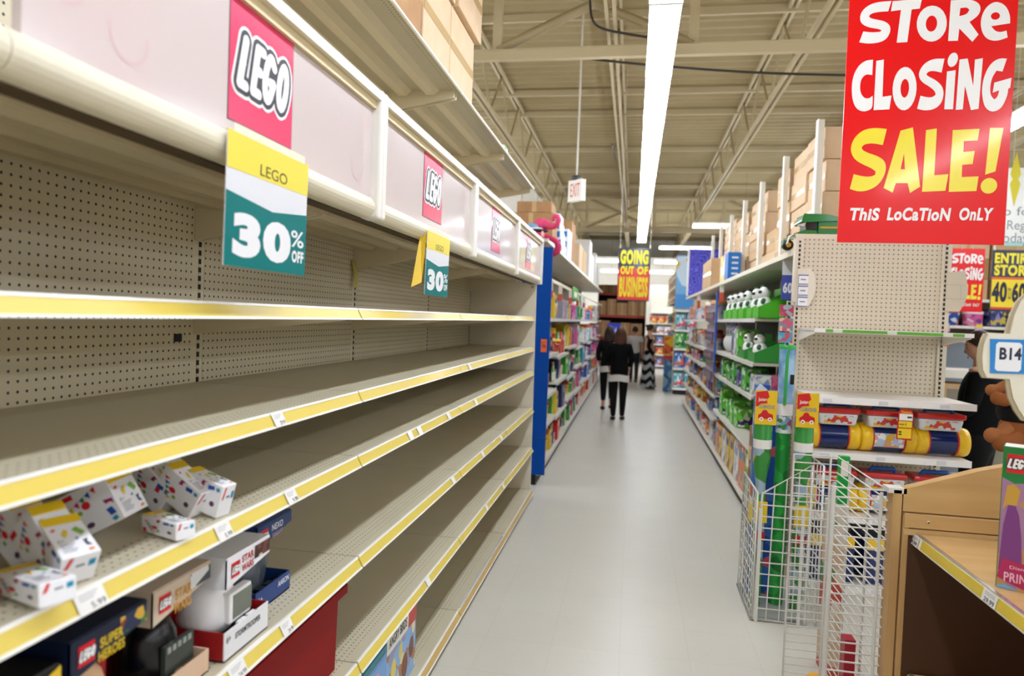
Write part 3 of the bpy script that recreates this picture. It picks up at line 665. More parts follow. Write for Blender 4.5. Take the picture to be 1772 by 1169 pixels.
b = MB().m(M('#dcb72d', .4)); b.prism([(-.867, .75, .81), (-.867, .924, .81), (-.867, .924, 1.025), (-.867, .88, 1.01), (-.867, .82, .98), (-.867, .75, .96)], (.001, 0, 0)); b.build('yellow_print', t)
b = MB().m(M('#2c4a8a', .4)); b.text('DC', (-.8655, .75, .80), UY, UZ, .135, .165, .165, .195, .03); b.build('brand_lettering', t)
# red tub on the fifth shelf
t = thing('storage_tub', 'large dark red plastic tub standing on the fifth shelf under the boxed clocks', 'tub', (-1.05, 1.75, .452))
b = MB().m(M('#84060b', .5, spec=.12)); lo = [(-1.17, 1.48), (-.925, 1.48), (-.893, 1.51), (-.893, 2.025), (-.925, 2.055), (-1.17, 2.055)]; hi = [(-1.18, 1.47), (-.915, 1.47), (-.885, 1.50), (-.885, 2.02), (-.915, 2.05), (-1.18, 2.05)]
k = 6; vs = [(x, y, .452) for x, y in lo]+[(x, y, .715) for x, y in hi]; b.add(vs, [tuple(range(k))[::-1]]+[(j, (j+1) % k, k+(j+1) % k, k+j) for j in range(k)]); o = b.build('tub_body', t); sm = o.modifiers.new('thick', 'SOLIDIFY'); sm.thickness = .004
o.modifiers.new('edge', 'BEVEL').width = .012
b = MB().m(M('#84060b', .5, spec=.12)); r2 = [(-1.20, 1.44), (-.90, 1.44), (-.868, 1.475), (-.868, 2.05), (-.90, 2.085), (-1.20, 2.085)]; vs = [(x, y, z) for z in (.695, .722) for x, y in r2]+[(x, y, .722) for x, y in hi]
b.add(vs, [(j, (j+1) % k, k+(j+1) % k, k+j) for j in range(k)]+[(k+j, k+(j+1) % k, 2*k+(j+1) % k, 2*k+j) for j in range(k)]); b.build('tub_rim', t)
b = MB().m(M('#1450b4', .35)); b.box(-1.12, 1.55, .63, -.93, 2.0, .70); o = b.build('tub_cover', None, .01, (-1, 1.75, .63)); tag(o, 'bright blue lid tucked inside the red tub', 'lid')
b = MB().m(M('#173a9c', .35)); b.box(-1.1, 1.32, .452, -.90, 1.42, .62); tag(b.build('blue_tub', None, .02, (-1, 1.38, .452)), 'dark blue plastic tub beside the red one at the picture edge', 'tub')
# boxed sets on the bottom shelf
t = thing('boxed_set', 'tall printed toy set with birds title on the bottom shelf', 'toy box', (-.93, 2.60, .074), 'boxed sets on the bottom shelf')
b = MB().m(art('#7fa9d8', '#8d8fb5', '#a06a4a', 22, '#d7cfa2')); b.box(-.935, 2.43, .074, -.868, 2.80, .372); b.build('carton_body', t, .003)
b = MB().m(M('#f0ede6', .4)); b.box(-.868, 2.44, .29, -.8668, 2.69, .365); b.m(M('#c7372d', .4)); b.box(-.868, 2.69, .29, -.8664, 2.795, .37); b.build('title_band', t)
b = MB().m(M('#20232c', .45)); b.text('ANGRY BIRDS', (-.866, 2.43, .29), UY, UZ, .03, .24, .02, .06, .02); b.build('title_lettering', t)
b = MB()
for (yy, zz, r, c) in ((2.52, .2, .03, '#d9c766'), (2.60, .24, .022, '#d9c766'), (2.66, .15, .035, '#7d4a30'), (2.74, .19, .03, '#6f4a35'), (2.5, .12, .03, '#4c7a4a'), (2.76, .27, .02, '#e2dcae')):
    b.m(M(c, .45)); b.disc((-.8672, yy, zz), UY*r, UZ*r*1.5)
b.build('printed_picture', t)
t = thing('boxed_set', 'flat teal toy set beside the tall printed one on the bottom shelf', 'toy box', (-.92, 2.29, .074), 'boxed sets on the bottom shelf')
b = MB().m(M('#1d7f93', .35)); b.box(-.93, 2.15, .074, -.855, 2.405, .362); b.build('carton_body', t, .003)
b = MB().m(M('#6f9fd6', .4)); b.box(-.855, 2.17, .08, -.8538, 2.40, .335); b.m(M('#d98fb0', .4)); b.disc((-.8532, 2.3, .23), UY*.045, UZ*.07); b.m(M('#f0f0f2', .4)); b.add([(-.8532, y, z) for y, z in ((2.2, .12), (2.3, .13), (2.3, .16), (2.2, .15))], [(0, 1, 2, 3)]); b.build('printed_picture', t)
# ------------------------------------------------------------------ end display facing the camera
t = thing('end_display', 'end of aisle display with cream pegboard, green price rail and white shelves', 'shelving', (1.45, 4.6, 0))
b = MB().m(PEG_XZ); b.box(1.045, 4.602, .05, 1.855, 4.62, 2.165); b.m(M('#ddd3bd', .4)); b.box(.992, 4.60, 2.165, 1.90, 4.63, 2.195); b.build('pegboard_back', t)
for x in (1.018, 1.875):
    b = MB().m(M('#ddd5c2', .4)); b.box(x-.026, 4.59, 0, x+.026, 4.64, 2.19); b.m(SLOTS); b.box(x-.005 if x < 1.4 else x-.01, 4.586, .1, x+.006 if x < 1.4 else x+.001, 4.59, 2.15); b.build('upright', t)
EW = M('#e9e6de', .35)
for nm, z, x0, x1, yf, th, rl in (('shelf', 1.60, 1.035, 1.875, 4.2, .022, 'g'), ('shelf', 1.205, 1.04, 1.91, 4.2, .036, 'w'), ('shelf', .885, 1.04, 1.90, 4.2, .036, 'w'), ('shelf', .52, 1.04, 1.90, 4.2, .036, 'w'), ('shelf', .13, 1.04, 1.90, 4.16, .04, 'w')):
    b = MB().m(EW); b.box(x0, yf+.004, z-.014, x1, 4.585, z)
    for x, s in ((x0+.004, 1), (x1-.004, -1)): b.prism([(x, 4.585, z-.014), (x, yf+.02, z-.014), (x, yf+.02, z-.03), (x, 4.585, z-.08)], (.003*s, 0, 0))
    if z < .2: b.box(x0, yf+.03, 0, x1, 4.58, z-.014)
    s = b.build(nm, t)
    b = MB().m(WHITE); b.box(x0, yf-.002, z-th, x1, yf+.006, z+.002)
    if rl == 'g':
        b.m(M('#67b53a', .35)); b.box(x0+.06, yf-.004, z-th*.85, x1-.05, yf-.001, z-.002); b.m(M('#dfe9d8', .4))
        for a in (.10, .39, .68): b.box(x0+a, yf-.006, z-th*.85, x0+a+.05, yf-.003, z-.002)
    else:
        b.m(M('#d9dbe0', .4))
        for a in (.06, .36, .68): b.box(x0+a, yf-.004, z-th*.8, x0+a+.05, yf-.001, z-.008)
    b.build('price_rail', s)
# aisle markers clipped to the two uprights
t = thing('aisle_marker', 'white aisle marker with three blue edged cards on the display upright', 'sign', (1.05, 4.575, 1.75))
b = MB().m(M('#e3ddcc', .4)); b.prism([(1.008, 4.585, 1.74), (1.085, 4.585, 1.74), (1.115, 4.585, 1.80), (1.125, 4.585, 1.86), (1.115, 4.585, 1.93), (1.09, 4.585, 1.975), (1.012, 4.585, 1.975)], (0, -.006, 0)); b.build('marker_plate', t)
for z, tx in ((1.905, 'BABY'), (1.835, 'BATH'), (1.765, 'LEARN')):
    b = MB().m(M('#f0f1f4', .4)); b.box(1.016, 4.576, z-.03, 1.076, 4.579, z+.03); b.m(M('#3f6cb0', .4)); b.box(1.016, 4.575, z+.024, 1.076, 4.578, z+.03); b.box(1.016, 4.575, z-.03, 1.076, 4.578, z-.026); b.box(1.016, 4.575, z-.03, 1.018, 4.578, z+.03)
    b.m(M('#8d93a3', .5)); b.box(1.030, 4.5748, z-.004, 1.062, 4.576, z+.004); b.build('marker_card', t)
t = thing('aisle_marker', 'blank cream back of an aisle marker beside the small red sign', 'sign', (1.91, 4.575, 1.735))
b = MB().m(M('#cfc6b1', .45)); b.prism([(1.875, 4.585, 1.735), (1.955, 4.585, 1.735), (1.985, 4.585, 1.80), (1.995, 4.585, 1.86), (1.985, 4.585, 1.93), (1.975, 4.585, 1.985), (1.872, 4.585, 1.97)], (0, -.006, 0)); b.m(M('#bdb49f', .5))
for z in (1.81, 1.895): b.box(1.876, 4.578, z, 1.98, 4.5795, z+.003)
b.box(1.955, 4.578, 1.81, 1.957, 4.5795, 1.895); b.build('marker_plate', t)
b = MB().m(M('#e77a2e', .5)); b.box(1.885, 4.583, 1.52, 1.91, 4.586, 1.60); tag(b.build('orange_sticker', None, 0, (1.9, 4.584, 1.52)), 'orange sticker on the far upright of the end display', 'sticker')
# rollers and tubs
BLUEG = M('#0f2560', .15, coat=.4); YELP = M('#f2c51c', .3, coat=.3); REDP = M('#c8201f', .3, coat=.3)
def roller(cx, z, L, label, art_=False, rad=.083, y=4.35):
    t = thing('baby_roller', label, 'toy', (cx, y, z), 'blue and yellow rollers'); c = Vector((cx, y, z+rad))
    b = MB().m(BLUEG); b.lathe([(rad*.93, -L/2+.05), (rad*.93, L/2-.05)], c, UX, 28); b.build('barrel', t)
    for sg in (-1, 1):
        b = MB().m(YELP); b.lathe([(rad*.55, sg*L/2), (rad*.6, sg*(L/2-.004)), (rad*.95, sg*L/2), (rad, sg*(L/2-.012)), (rad, sg*(L/2-.06)), (rad*.93, sg*(L/2-.062))], c, UX, 28); b.m(M('#a5761b', .5)); b.lathe([(0, sg*(L/2-.02)), (rad*.56, sg*(L/2-.012))], c, UX, 20); b.build('end_cap', t)
        b = MB().m(REDP); b.lathe([(rad*.99, sg*(L/2-.058)), (rad*.99, sg*(L/2-.068))], c, UX, 28); b.build('rim_ring', t)
    if art_:
        b = MB().m(art('#b9cfe6', '#e9eff5', '#d9a38b', 40, '#e0b830')); n = 8
        for j in range(n):
            a0, a1 = [PI*1.5-.75+1.1*k/n for k in (j, j+1)]; r = rad*.95
            b.add([c+UX*dx+UY*r*math.cos(a+PI*0)+UZ*r*math.sin(a) if 0 else c+UX*dx+Vector((0, -r*math.cos(a-PI*1.5+.1), r*math.sin(a-PI*1.5+.1))) for a in (a0, a1) for dx in ((-.08, .08) if a == a0 else (.08, -.08))], [(0, 1, 2, 3)])
        b.build('printed_label', t)
    return t
def tub(cx, z, w, label, y=4.36, h=.125):
    t = thing('block_tub', label, 'toy tub', (cx, y, z), 'red lidded block tubs')
    b = MB().m(M('#d9dadd', .3)); p = lambda k, zz: [(cx-w/2*k, y-.07*k, zz), (cx+w/2*k, y-.07*k, zz), (cx+w/2*k, y+.07*k, zz), (cx-w/2*k, y+.07*k, zz)]
    b.add(p(.86, z)+p(.97, z+h*.55), [(3, 2, 1, 0), (4, 5, 6, 7), (0, 1, 5, 4), (1, 2, 6, 5), (2, 3, 7, 6), (3, 0, 4, 7)]); bd = b.build('tub_body', t, .012)
    b = MB().m(REDP); b.box(cx-w/2*1.04, y-.075, z+h*.55, cx+w/2*1.04, y+.075, z+h*.80); b.build('lid', t, .01)
    b = MB().m(M('#1858ae', .35)); b.tube([(cx-w*.3, y-.02, z+h*.8), (cx-w*.26, y-.02, z+h*.96), (cx+w*.26, y-.02, z+h*.96), (cx+w*.3, y-.02, z+h*.8)], .013, 8); b.build('handle', t)
    b = MB().m(art('#c9d8da', '#d9dadd', '#c84034', 42, '#e0b52a')); b.add([(cx+a*w, y-.0685*k, z+h*zz) for a, zz, k in ((-.34, .08, .9), (.36, .08, .9), (.36, .46, .985), (-.34, .46, .985))], [(0, 1, 2, 3)]); b.build('printed_label', t)
    return t
nmz = {.887: 'on the shelf level with the wooden top', .522: 'on the shelf below the eye catching row'}
for z, rown in ((.887, 'upper row'), (.522, 'lower row')):
    roller(1.195, z, .29, f'blue roller with yellow ends behind the bubble tubes, {rown}')
    roller(1.495, z, .30, f'blue roller with yellow ends below the red price card, {rown}', True)
    roller(1.785, z, .28, f'blue roller with yellow ends at the open end of the display, {rown}')
    for cx, nm in ((1.205, 'behind the bubble tubes'), (1.475, 'behind the red price card'), (1.755, 'at the open end')):
        tub(cx, z+.152, .23 if cx < 1.7 else .25, f'red lidded block tub stacked on the roller {nm}, {rown}', 4.32)
for i, cx in enumerate((1.2, 1.5, 1.78)):
    b = MB().m(BLUEG); b.box(cx-.12, 4.22, .132, cx+.12, 4.5, .40); b.m(YELP); b.box(cx-.12, 4.219, .33, cx+.12, 4.221, .40); tag(b.build('boxed_toy', None, .004, (cx, 4.35, .132)), f'navy toy carton with yellow band under the end display, {ORD[i]} from the bubble tubes', 'toy box', 'navy cartons on the display base')
# red price card
t = thing('price_card', 'red framed price card with yellow panels hanging from the white shelf', 'sign', (1.535, 4.17, .985))
P3 = lambda px, py: ry(px, py, 4.185)
b = MB().m(M('#d3191c', .35)); b.shape([[(1.497, .99), (1.577, .985), (1.582, 1.135), (1.570, 1.158), (1.515, 1.162), (1.503, 1.14)]], (0, 4.185, 0), UX, UZ); o = b.build('card_frame', t); o.modifiers.new('thick', 'SOLIDIFY').thickness = .003
b = MB().m(M('#efefef', .4)); b.box(1.507, 4.180, 1.098, 1.575, 4.182, 1.135); b.m(M('#f0cf1f', .4)); b.box(1.505, 4.180, 1.058, 1.574, 4.182, 1.093); b.box(1.503, 4.180, .996, 1.573, 4.182, 1.052); b.build('card_panel', t)
b = MB().m(M('#1f1f1f', .4)); o = (0, 4.1795, 0); b.box(1.548, 4.1795, 1.112, 1.572, 4.18, 1.122); b.text('now $', o, UX, UZ, 1.508, 1.545, 1.068, 1.084, .02); b.box(1.507, 4.1795, 1.014, 1.522, 4.18, 1.022); b.box(1.507, 4.1795, 1.028, 1.522, 4.18, 1.036); b.m(M('#e9c81f', .4)); b.text('Clearance', o, UX, UZ, 1.515, 1.568, 1.138, 1.153, .03); b.build('card_lettering', t)
# ------------------------------------------------------------------ wire bin with bubble tubes
WIRE = M('#d9d8d2', .3, spec=.6); WIRER = .0035
def bars(b, a0, a1, c0, c1, n, r=WIRER):
    for i in range(n+1):
        f = i/n; b.tube([Vector(a0).lerp(Vector(a1), f), Vector(c0).lerp(Vector(c1), f)], r, 5)
t = thing('wire_bin', 'white wire floor bin holding bubble tubes in front of the end display', 'wire bin', (.84, 4.08, 0))
def gridpanel(nm, p00, p10, p11, p01, nu, nv, rim=.006):
    b = MB().m(WIRE); p00, p10, p11, p01 = map(Vector, (p00, p10, p11, p01))
    bars(b, p00, p10, p01, p11, nu); zt = min(p01.z, p11.z); k = nv
    for i in range(k+1):
        z = p00.z+(zt-p00.z)*i/k
        f0 = (z-p00.z)/(p01.z-p00.z); f1 = (z-p10.z)/(p11.z-p10.z); b.tube([p00.lerp(p01, f0), p10.lerp(p11, f1)], WIRER, 5)
    b.tube([p00, p10, p11, p01], rim, 6, closed=True); b.build(nm, t)
gridpanel('side_lattice_panel', (.702, 3.85, .01), (.702, 4.33, .01), (.702, 4.30, .715), (.702, 3.85, .70), 7, 12)
gridpanel('front_lattice_panel', (.708, 3.845, .01), (.972, 3.845, .01), (.972, 3.845, .87), (.726, 3.845, .70), 4, 11)
gridpanel('far_lattice_panel', (1.032, 3.85, .01), (1.032, 4.18, .01), (1.032, 4.18, .87), (1.032, 3.85, .87), 5, 12)
b = MB().m(WIRE); b.box(.712, 3.838, .0, .73, 3.85, .62); b.box(.93, 3.838, .0, .946, 3.85, .64); b.build('upright_bar', t)
b = MB().m(M('#b9b8b2', .4, .3)); b.tube([(.70, 4.33, .012), (.70, 3.845, .012), (.975, 3.845, .012), (.975, 4.33, .012)], .011, 8, closed=True); b.build('base_rail', t)
b = MB().m(M('#a9aaa6', .5)); b.box(.71, 3.86, .012, .97, 4.32, .02); b.build('base_plate', t)
for (px0, py0, px1, py1, c) in ((0, 0, 0, 0, '#e3a23a'), (0, 0, 0, 0, '#e8cf2c')): pass
b = MB().m(M('#e4cf2a', .4)); b.box(.695, 3.97, .50, .698, 4.06, .60); b.m(M('#e9e6e0', .4)); b.box(.695, 3.98, .60, .698, 4.05, .64); b.m(M('#c9622a', .4)); b.box(.695, 3.985, .64, .698, 4.05, .70)
tag(b.build('price_card', None, 0, (.697, 4.02, .5)), 'yellow and white price card hanging on the side of the wire bin', 'price card')
def bubble_tube(cx, y, r, h0, label, kind):
    t = thing('bubble_tube', label, 'bubble wand', (cx, y, .022), 'bubble tubes in the wire bin')
    lean = Vector((.0, .03, 0))
    if kind == 'tall':
        b = MB().m(art('#1c8a35', '#27a243', '#136b2a', 16)); b.lathe([(r*.9, 0), (r*.9, .98)], (cx, y, .022), UZ, 18); b.build('lower_tube', t)
        b = MB().m(M('#e9edf3', .25, coat=.4)); b.lathe([(r, .98), (r, 1.145)], (cx, y, .022), UZ, 18); b.m(art('#7fa8cf', '#3f8f4a', '#d9dfe6', 40, '#c5486b')); b.lathe([(r*1.01, 1.0), (r*1.01, 1.08)], (cx, y, .022), UZ, 18); b.build('label_sleeve', t)
        b = MB().m(NTsky); b.lathe([(r, 1.145), (r, 1.47), (r*.98, 1.475), (0, 1.475)], (cx, y, .022), UZ, 18); b.build('upper_tube', t)
        b = MB().m(M('#2fa148', .3)); b.lathe([(r*1.03, 1.455), (r*1.03, 1.478), (0, 1.479)], (cx, y, .022), UZ, 18); b.tube([(cx-.012, y-r*1.0, 1.16), (cx-.008, y-r*1.0, 1.44), (cx+.004, y-r*.8, 1.49)], .008, 8); b.build('wand_stem', t)
        b = MB().m(BLACK); b.box(cx+.012, y-r*1.02, 1.28, cx+.032, y-r*.9, 1.335); b.build('black_label', t)
    else:
        b = MB().m(art('#3c8f3e', '#9fb6c6', '#2f7a35', 13, '#d9b48c')); b.lathe([(r*.62, 0), (r*.62, .62), (r*.55, .66), (r*.55, .70), (r*.72, .76), (r*.95, .82), (r*.98, .93)], (cx, y, .022), UZ, 16); b.build('lower_tube', t)
        b = MB().m(M('#3f9a4a', .2, coat=.5)); b.lathe([(r*.98, .93), (r, .96), (r, 1.06)], (cx, y, .022), UZ, 18); b.build('bottle', t)
        b = MB().m(M('#e9e7e2', .35)); b.lathe([(r*1.0, .895), (r*1.005, .945)], (cx, y, .022), UZ, 18); b.build('label_sleeve', t)
        b = MB().m(M('#8f1518', .3, coat=.3)); b.lathe([(r*.98, 1.06), (r, 1.065), (r, 1.085), (r*.9, 1.09), (0, 1.09)], (cx, y, .022), UZ, 18); b.build('cap', t)
        b = MB().m(M('#e6bf22', .35)); b.box(cx-r*1.15, y-r-.004, 1.055, cx+r*1.15, y-r, 1.245); cd_ = b.build('header_card', t)
        yy = y-r-.005
        b = MB().m(M('#cf2323', .35)); b.shape([[(-1, .18), (.1, .19), (.3, .155), (.0, .14), (.15, .12), (-.5, .115), (-.8, .10), (-1, .1)]], (cx, yy, 1.055), UX*r*1.1, UZ); b.build('burst_print', cd_)
        b = MB().m(M('#c9202a', .3)); b.shape([[(-.8, .03), (.8, .03), (.75, .055), (.3, .062), (.05, .08), (-.3, .078), (-.5, .06), (-.8, .05)]], (cx, yy-.0005, 1.058), UX*r, UZ)
        for a in (-.45, .45): b.m(M('#f2f0ea')); b.disc((cx+a*r, yy-.001, 1.086), UX*.011, UZ*.011); b.m(M('#b8242a')); b.disc((cx+a*r, yy-.0015, 1.086), UX*.005, UZ*.005)
        b.build('car_print', cd_)
        b = MB().m(M('#f1ede4', .4)); b.text('Junior', (cx, yy-.001, 1.05), UX, UZ, -r*.85, r*.0, .13, .155, .02); b.m(M('#7f8ea5', .4)); b.text('CLUBHOUSE', (cx, yy-.001, 1.05), UX, UZ, -r*.8, r*.9, .095, .115, .03); b.build('title_lettering', cd_)
        b = MB().m(M('#e7c626', .35)); b.box(cx-r*.7, y-r*.66, .50, cx+r*.75, y-r*.62, .62); b.m(M('#c22830', .4)); b.box(cx-r*.6, y-r*.7, .40, cx+r*.6, y-r*.64, .45); b.build('lower_card', t)
_t = NT('sky_print_film', .15, .5); _t.xyz(); _n = _t.noise(9, 4, _t.obj); _t.col(_t.ramp(_n, [(.35, '#5d92c4'), (.6, '#9cc3e0')])); _t.b.inputs['Coat Weight'].default_value = .4; NTsky = _t.m
bubble_tube(.868, 4.08, .044, 0, 'tallest green and sky blue bubble tube standing in the wire bin', 'tall')
bubble_tube(.745, 4.02, .050, 0, 'green bubble wand with yellow car card at the aisle side of the wire bin', 'card')
bubble_tube(.958, 4.00, .050, 0, 'green bubble wand with yellow car card between the tall tube and the end display', 'card')
b = MB().m(art('#4d7fc4', '#2a58a8', '#cfd9e6', 18)); b.box(.72, 4.16, .022, .80, 4.22, 1.26); tag(b.build('toy_pack', None, .004, (.76, 4.19, .022)), 'tall blue carded toy pack behind the yellow car card in the wire bin', 'toy pack', 'carded packs in the wire bin')
b = MB().m(art('#2452a6', '#3d72bd', '#d9576a', 20)); b.box(.81, 4.20, .022, .90, 4.25, 1.23); tag(b.build('toy_pack', None, .004, (.85, 4.22, .022)), 'deep blue carded toy pack behind the tall bubble tube in the wire bin', 'toy pack', 'carded packs in the wire bin')
b = MB().m(art('#8a6a4c', '#c9a06a', '#d9d4cc', 14, '#3f5f86')); b.lathe([(.026, 0), (.026, .98), (0, .985)], (.741, 4.27, .022), UZ, 14); tag(b.build('toy_pack', None, 0, (.732, 4.27, .022)), 'brown printed tube at the back corner of the wire bin by the aisle', 'toy pack', 'carded packs in the wire bin')
# strip of small cards hanging on the upright
t = thing('clip_strip', 'hanging strip of small pink and blue carded packs above the tall bubble tube', 'toy pack', (.93, 4.33, 1.50))
b = MB().m(M('#d8d8dc', .3)); b.box(.905, 4.34, 1.12, .91, 4.345, 1.76); b.build('strip', t)
b = MB().m(CHROME); b.tube([(.908, 4.342, 1.755), (.99, 4.5, 1.755), (1.0, 4.60, 1.755)], .003, 6); b.build('strip_hook', t)
for z0, z1, c in ((1.665, 1.735, art('#a8405a', '#9aa3ad', '#b8556b', 40)), (1.575, 1.655, art('#c05a72', '#6f8fa0', '#d9b9a0', 40)), (1.505, 1.57, art('#4f9fc0', '#b85a6b', '#7fb5c9', 40))):
    b = MB().m(c); b.box(.865, 4.332, z0, .945, 4.342, z1); b.build('card_pack', t)
b = MB().m(art('#a13a52', '#b5566c', '#8c3348', 40)); b.box(.815, 4.215, 1.2305, .885, 4.222, 1.315); tag(b.build('card_pack', None, 0, (.85, 4.22, 1.2305)), 'small dark pink card beside the tall bubble tube, above the blue packs', 'toy pack')
# ------------------------------------------------------------------ wire pocket on the wooden fixture
t = thing('wire_pocket', 'white wire poster pocket hooked on the corner of the wooden fixture', 'wire rack', (.83, 2.9, 0))
xa, xb_, yb, yf = .738, .925, 3.24, 2.64
zt, n = 1.03, 29; dz = .0355
b = MB().m(WIRE)
for i in range(n):
    z = zt-i*dz; b.tube([(xa, yb, z), (xb_, yb, z), (xb_, yf, z)], .0030, 6)
b.build('back_lattice', t)
b = MB().m(WIRE)
for i in range(n-1):
    z = zt-.0-i*dz; b.tube([(.742, yf, z-.004), (xb_+.004, yf, z-.004)], .0032, 6)
b.build('front_lattice', t)
for nm, pts, r in (('corner_post', [(xa, yb, zt), (xa, yb, 0)], .005), ('corner_post', [(xb_-.03, yb, zt), (xb_-.03, yb, 0)], .005), ('front_post', [(.742, yf-.006, zt), (.742, yf-.006, 0)], .009), ('front_post', [(.905, yf-.006, zt-.01), (.905, yf-.006, 0)], .006), ('side_post', [(xb_+.004, 3.08, zt), (xb_+.004, 3.08, 0)], .005), ('side_post', [(xb_+.004, 2.84, zt), (xb_+.004, 2.84, 0)], .005)):
    b = MB().m(WIRE); b.tube(pts, r, 7); b.build(nm, t)
b = MB().m(WIRE); b.tube([(xb_, yf, zt), (.948, yf-.01, zt), (.948, yf-.01, .875), (xb_, yf, .875)], .0055, 6); b.box(.915, 2.60, 1.028, .975, 2.66, 1.046); b.build('hook_bracket', t)
# posters and bits standing behind and inside the pocket
b = MB().m(art('#d9bda0', '#e3d8cc', '#c9574a', 9, '#3f8f50')); b.box(.955, 3.32, .0, 1.0, 3.35, .80); b.m(M('#21a040', .35)); b.box(.955, 3.32, .80, 1.0, 3.35, 1.02); b.m(M('#e9dfd6', .4)); b.box(.962, 3.3185, .93, .994, 3.3195, 1.0); tag(b.build('toy_pack', None, .002, (.98, 3.33, 0)), 'narrow pack with a bright green top standing behind the wire pocket', 'toy pack')
b = MB().m(art('#d9b89a', '#cfcac2', '#c9574a', 9, '#3f8f50')); b.box(.93, 3.37, .0, .953, 3.44, .80); tag(b.build('toy_pack', None, .002, (.94, 3.4, 0)), 'pale printed pack low down behind the wire pocket', 'toy pack')
b = MB().m(M('#a2152c', .4)); b.box(.86, 2.80, .0, .90, 2.86, .40); tag(b.build('book', None, .003, (.88, 2.83, 0)), 'dark red book standing low inside the wire pocket', 'book')
b = MB().m(M('#e6a62a', .4)); b.ell((.80, 2.95, .09), (.05, .08, .09)); b.m(M('#d97a22')); b.ell((.80, 2.9, .16), (.03, .03, .03)); tag(b.build('yellow_toy', None, 0, (.8, 2.95, 0)), 'yellow orange toy on the floor under the wire pocket', 'toy')
# ------------------------------------------------------------------ wooden fixture
t = thing('wooden_fixture', 'pale maple display unit with a sloping yellow edged shelf beside the wire pocket', 'display unit', (1.3, 2.6, 0))
b = MB().m(WOODZ); b.box(.930, 2.60, 0, .962, 2.66, 1.043); b.build('corner_post', t, .003)
b = MB().m(WOODZ); b.box(.966, 2.595, 0, .986, 2.64, .955); b.build('side_stile', t, .003)
b = MB().m(WOODX); top = [(.966, 1.045), (1.02, 1.062), (1.1, 1.09), (1.2, 1.125), (1.32, 1.158), (1.45, 1.18), (1.62, 1.19), (1.8, 1.19), (1.8, .968), (.966, .968)]
b.prism([(x, 2.60, z) for x, z in top], (0, .045, 0)); b.build('arched_back_panel', t, .003)
b = MB().m(WOODX); b.box(.968, 2.59, .912, 1.8, 2.645, .962); b.m(CHROME); b.lathe([(.006, 0), (.005, .003), (0, .003)], (1.045, 2.589, .937), -UY, 12); b.m(BLACK); b.lathe([(.0025, .0035), (0, .0035)], (1.045, 2.589, .937), -UY, 8); b.build('cross_rail', t, .002)
b = MB().m(WOODX); b.box(.968, 2.594, .885, 1.8, 2.64, .908); b.build('lower_rail', t, .002)
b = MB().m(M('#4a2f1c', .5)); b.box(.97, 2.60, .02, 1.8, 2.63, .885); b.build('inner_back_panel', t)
b = MB().m(WOODX); b.box(1.018, 1.2, .872, 1.8, 2.59, .892); s = b.build('shelf', t, .002)
b = MB().m(CHROME); b.box(1.008, 1.2, .886, 1.02, 2.59, .894); b.m(WPL); b.prism([(1.008, 1.2, .890), (1.000, 1.2, .852), (1.006, 1.2, .852), (1.016, 1.2, .890)], (0, 1.39, 0)); b.m(YEL); b.prism([(1.0070, 1.2, .888), (1.0005, 1.2, .857), (.9995, 1.2, .857), (1.0055, 1.2, .888)], (0, 1.33, 0)); b.build('price_rail', s)
b = MB().m(WOODX); b.box(1.018, 1.2, .375, 1.8, 2.59, .395); s2 = b.build('shelf', t, .002)
b = MB().m(CHROME); b.box(1.008, 1.2, .389, 1.02, 2.59, .397); b.m(YEL); b.prism([(1.0070, 1.2, .391), (1.0005, 1.2, .357), (.9995, 1.2, .357), (1.0055, 1.2, .391)], (0, 1.39, 0)); b.build('price_rail', s2)
b = MB().m(WOODZ); b.box(1.79, 1.2, 0, 1.82, 2.65, 1.0); b.build('side_panel', t)
for py0, tx, lb in ((1582, '34.99', 'white ticket reading 34.99 at the corner of the wooden shelf'), (1713, '29.99', 'white ticket reading 29.99 below the green topped toy box')):
    q = rx(py0, 940 if py0 < 1600 else 1040, 1.003); w_ = .075; a = q.y+w_/2; o = Vector((1.0058-.0015, a, .889)); u = -UY; dn = Vector((-.0075, 0, -.034))
    b = MB().m(M('#e9e6e2', .4)); b.add([o, o+u*w_, o+u*w_+dn, o+dn], [(0, 3, 2, 1)]); b.add([p+UX*.001 for p in (o, o+u*w_, o+u*w_+dn, o+dn)], [(0, 1, 2, 3)]); tk = b.build('price_tag', None, 0, o+dn); tag(tk, lb, 'price tag')
    n_ = Vector((-.034, 0, .0075)).normalized()*.0006; b = MB().m(M('#2c2c30', .6)); b.text(tx, o+dn+n_, u, -dn.normalized(), w_*.18, w_*.9, .003, .016, .01); b.m(M('#a5a5ad'))
    for r in range(2): b.add([o+n_+dn*(.12+.16*r)+u*w_*.15, o+n_+dn*(.12+.16*r)+u*w_*.85, o+n_+dn*(.18+.16*r)+u*w_*.85, o+n_+dn*(.18+.16*r)+u*w_*.15], [(0, 1, 2, 3)])
    b.build('printed_price_lettering', tk)
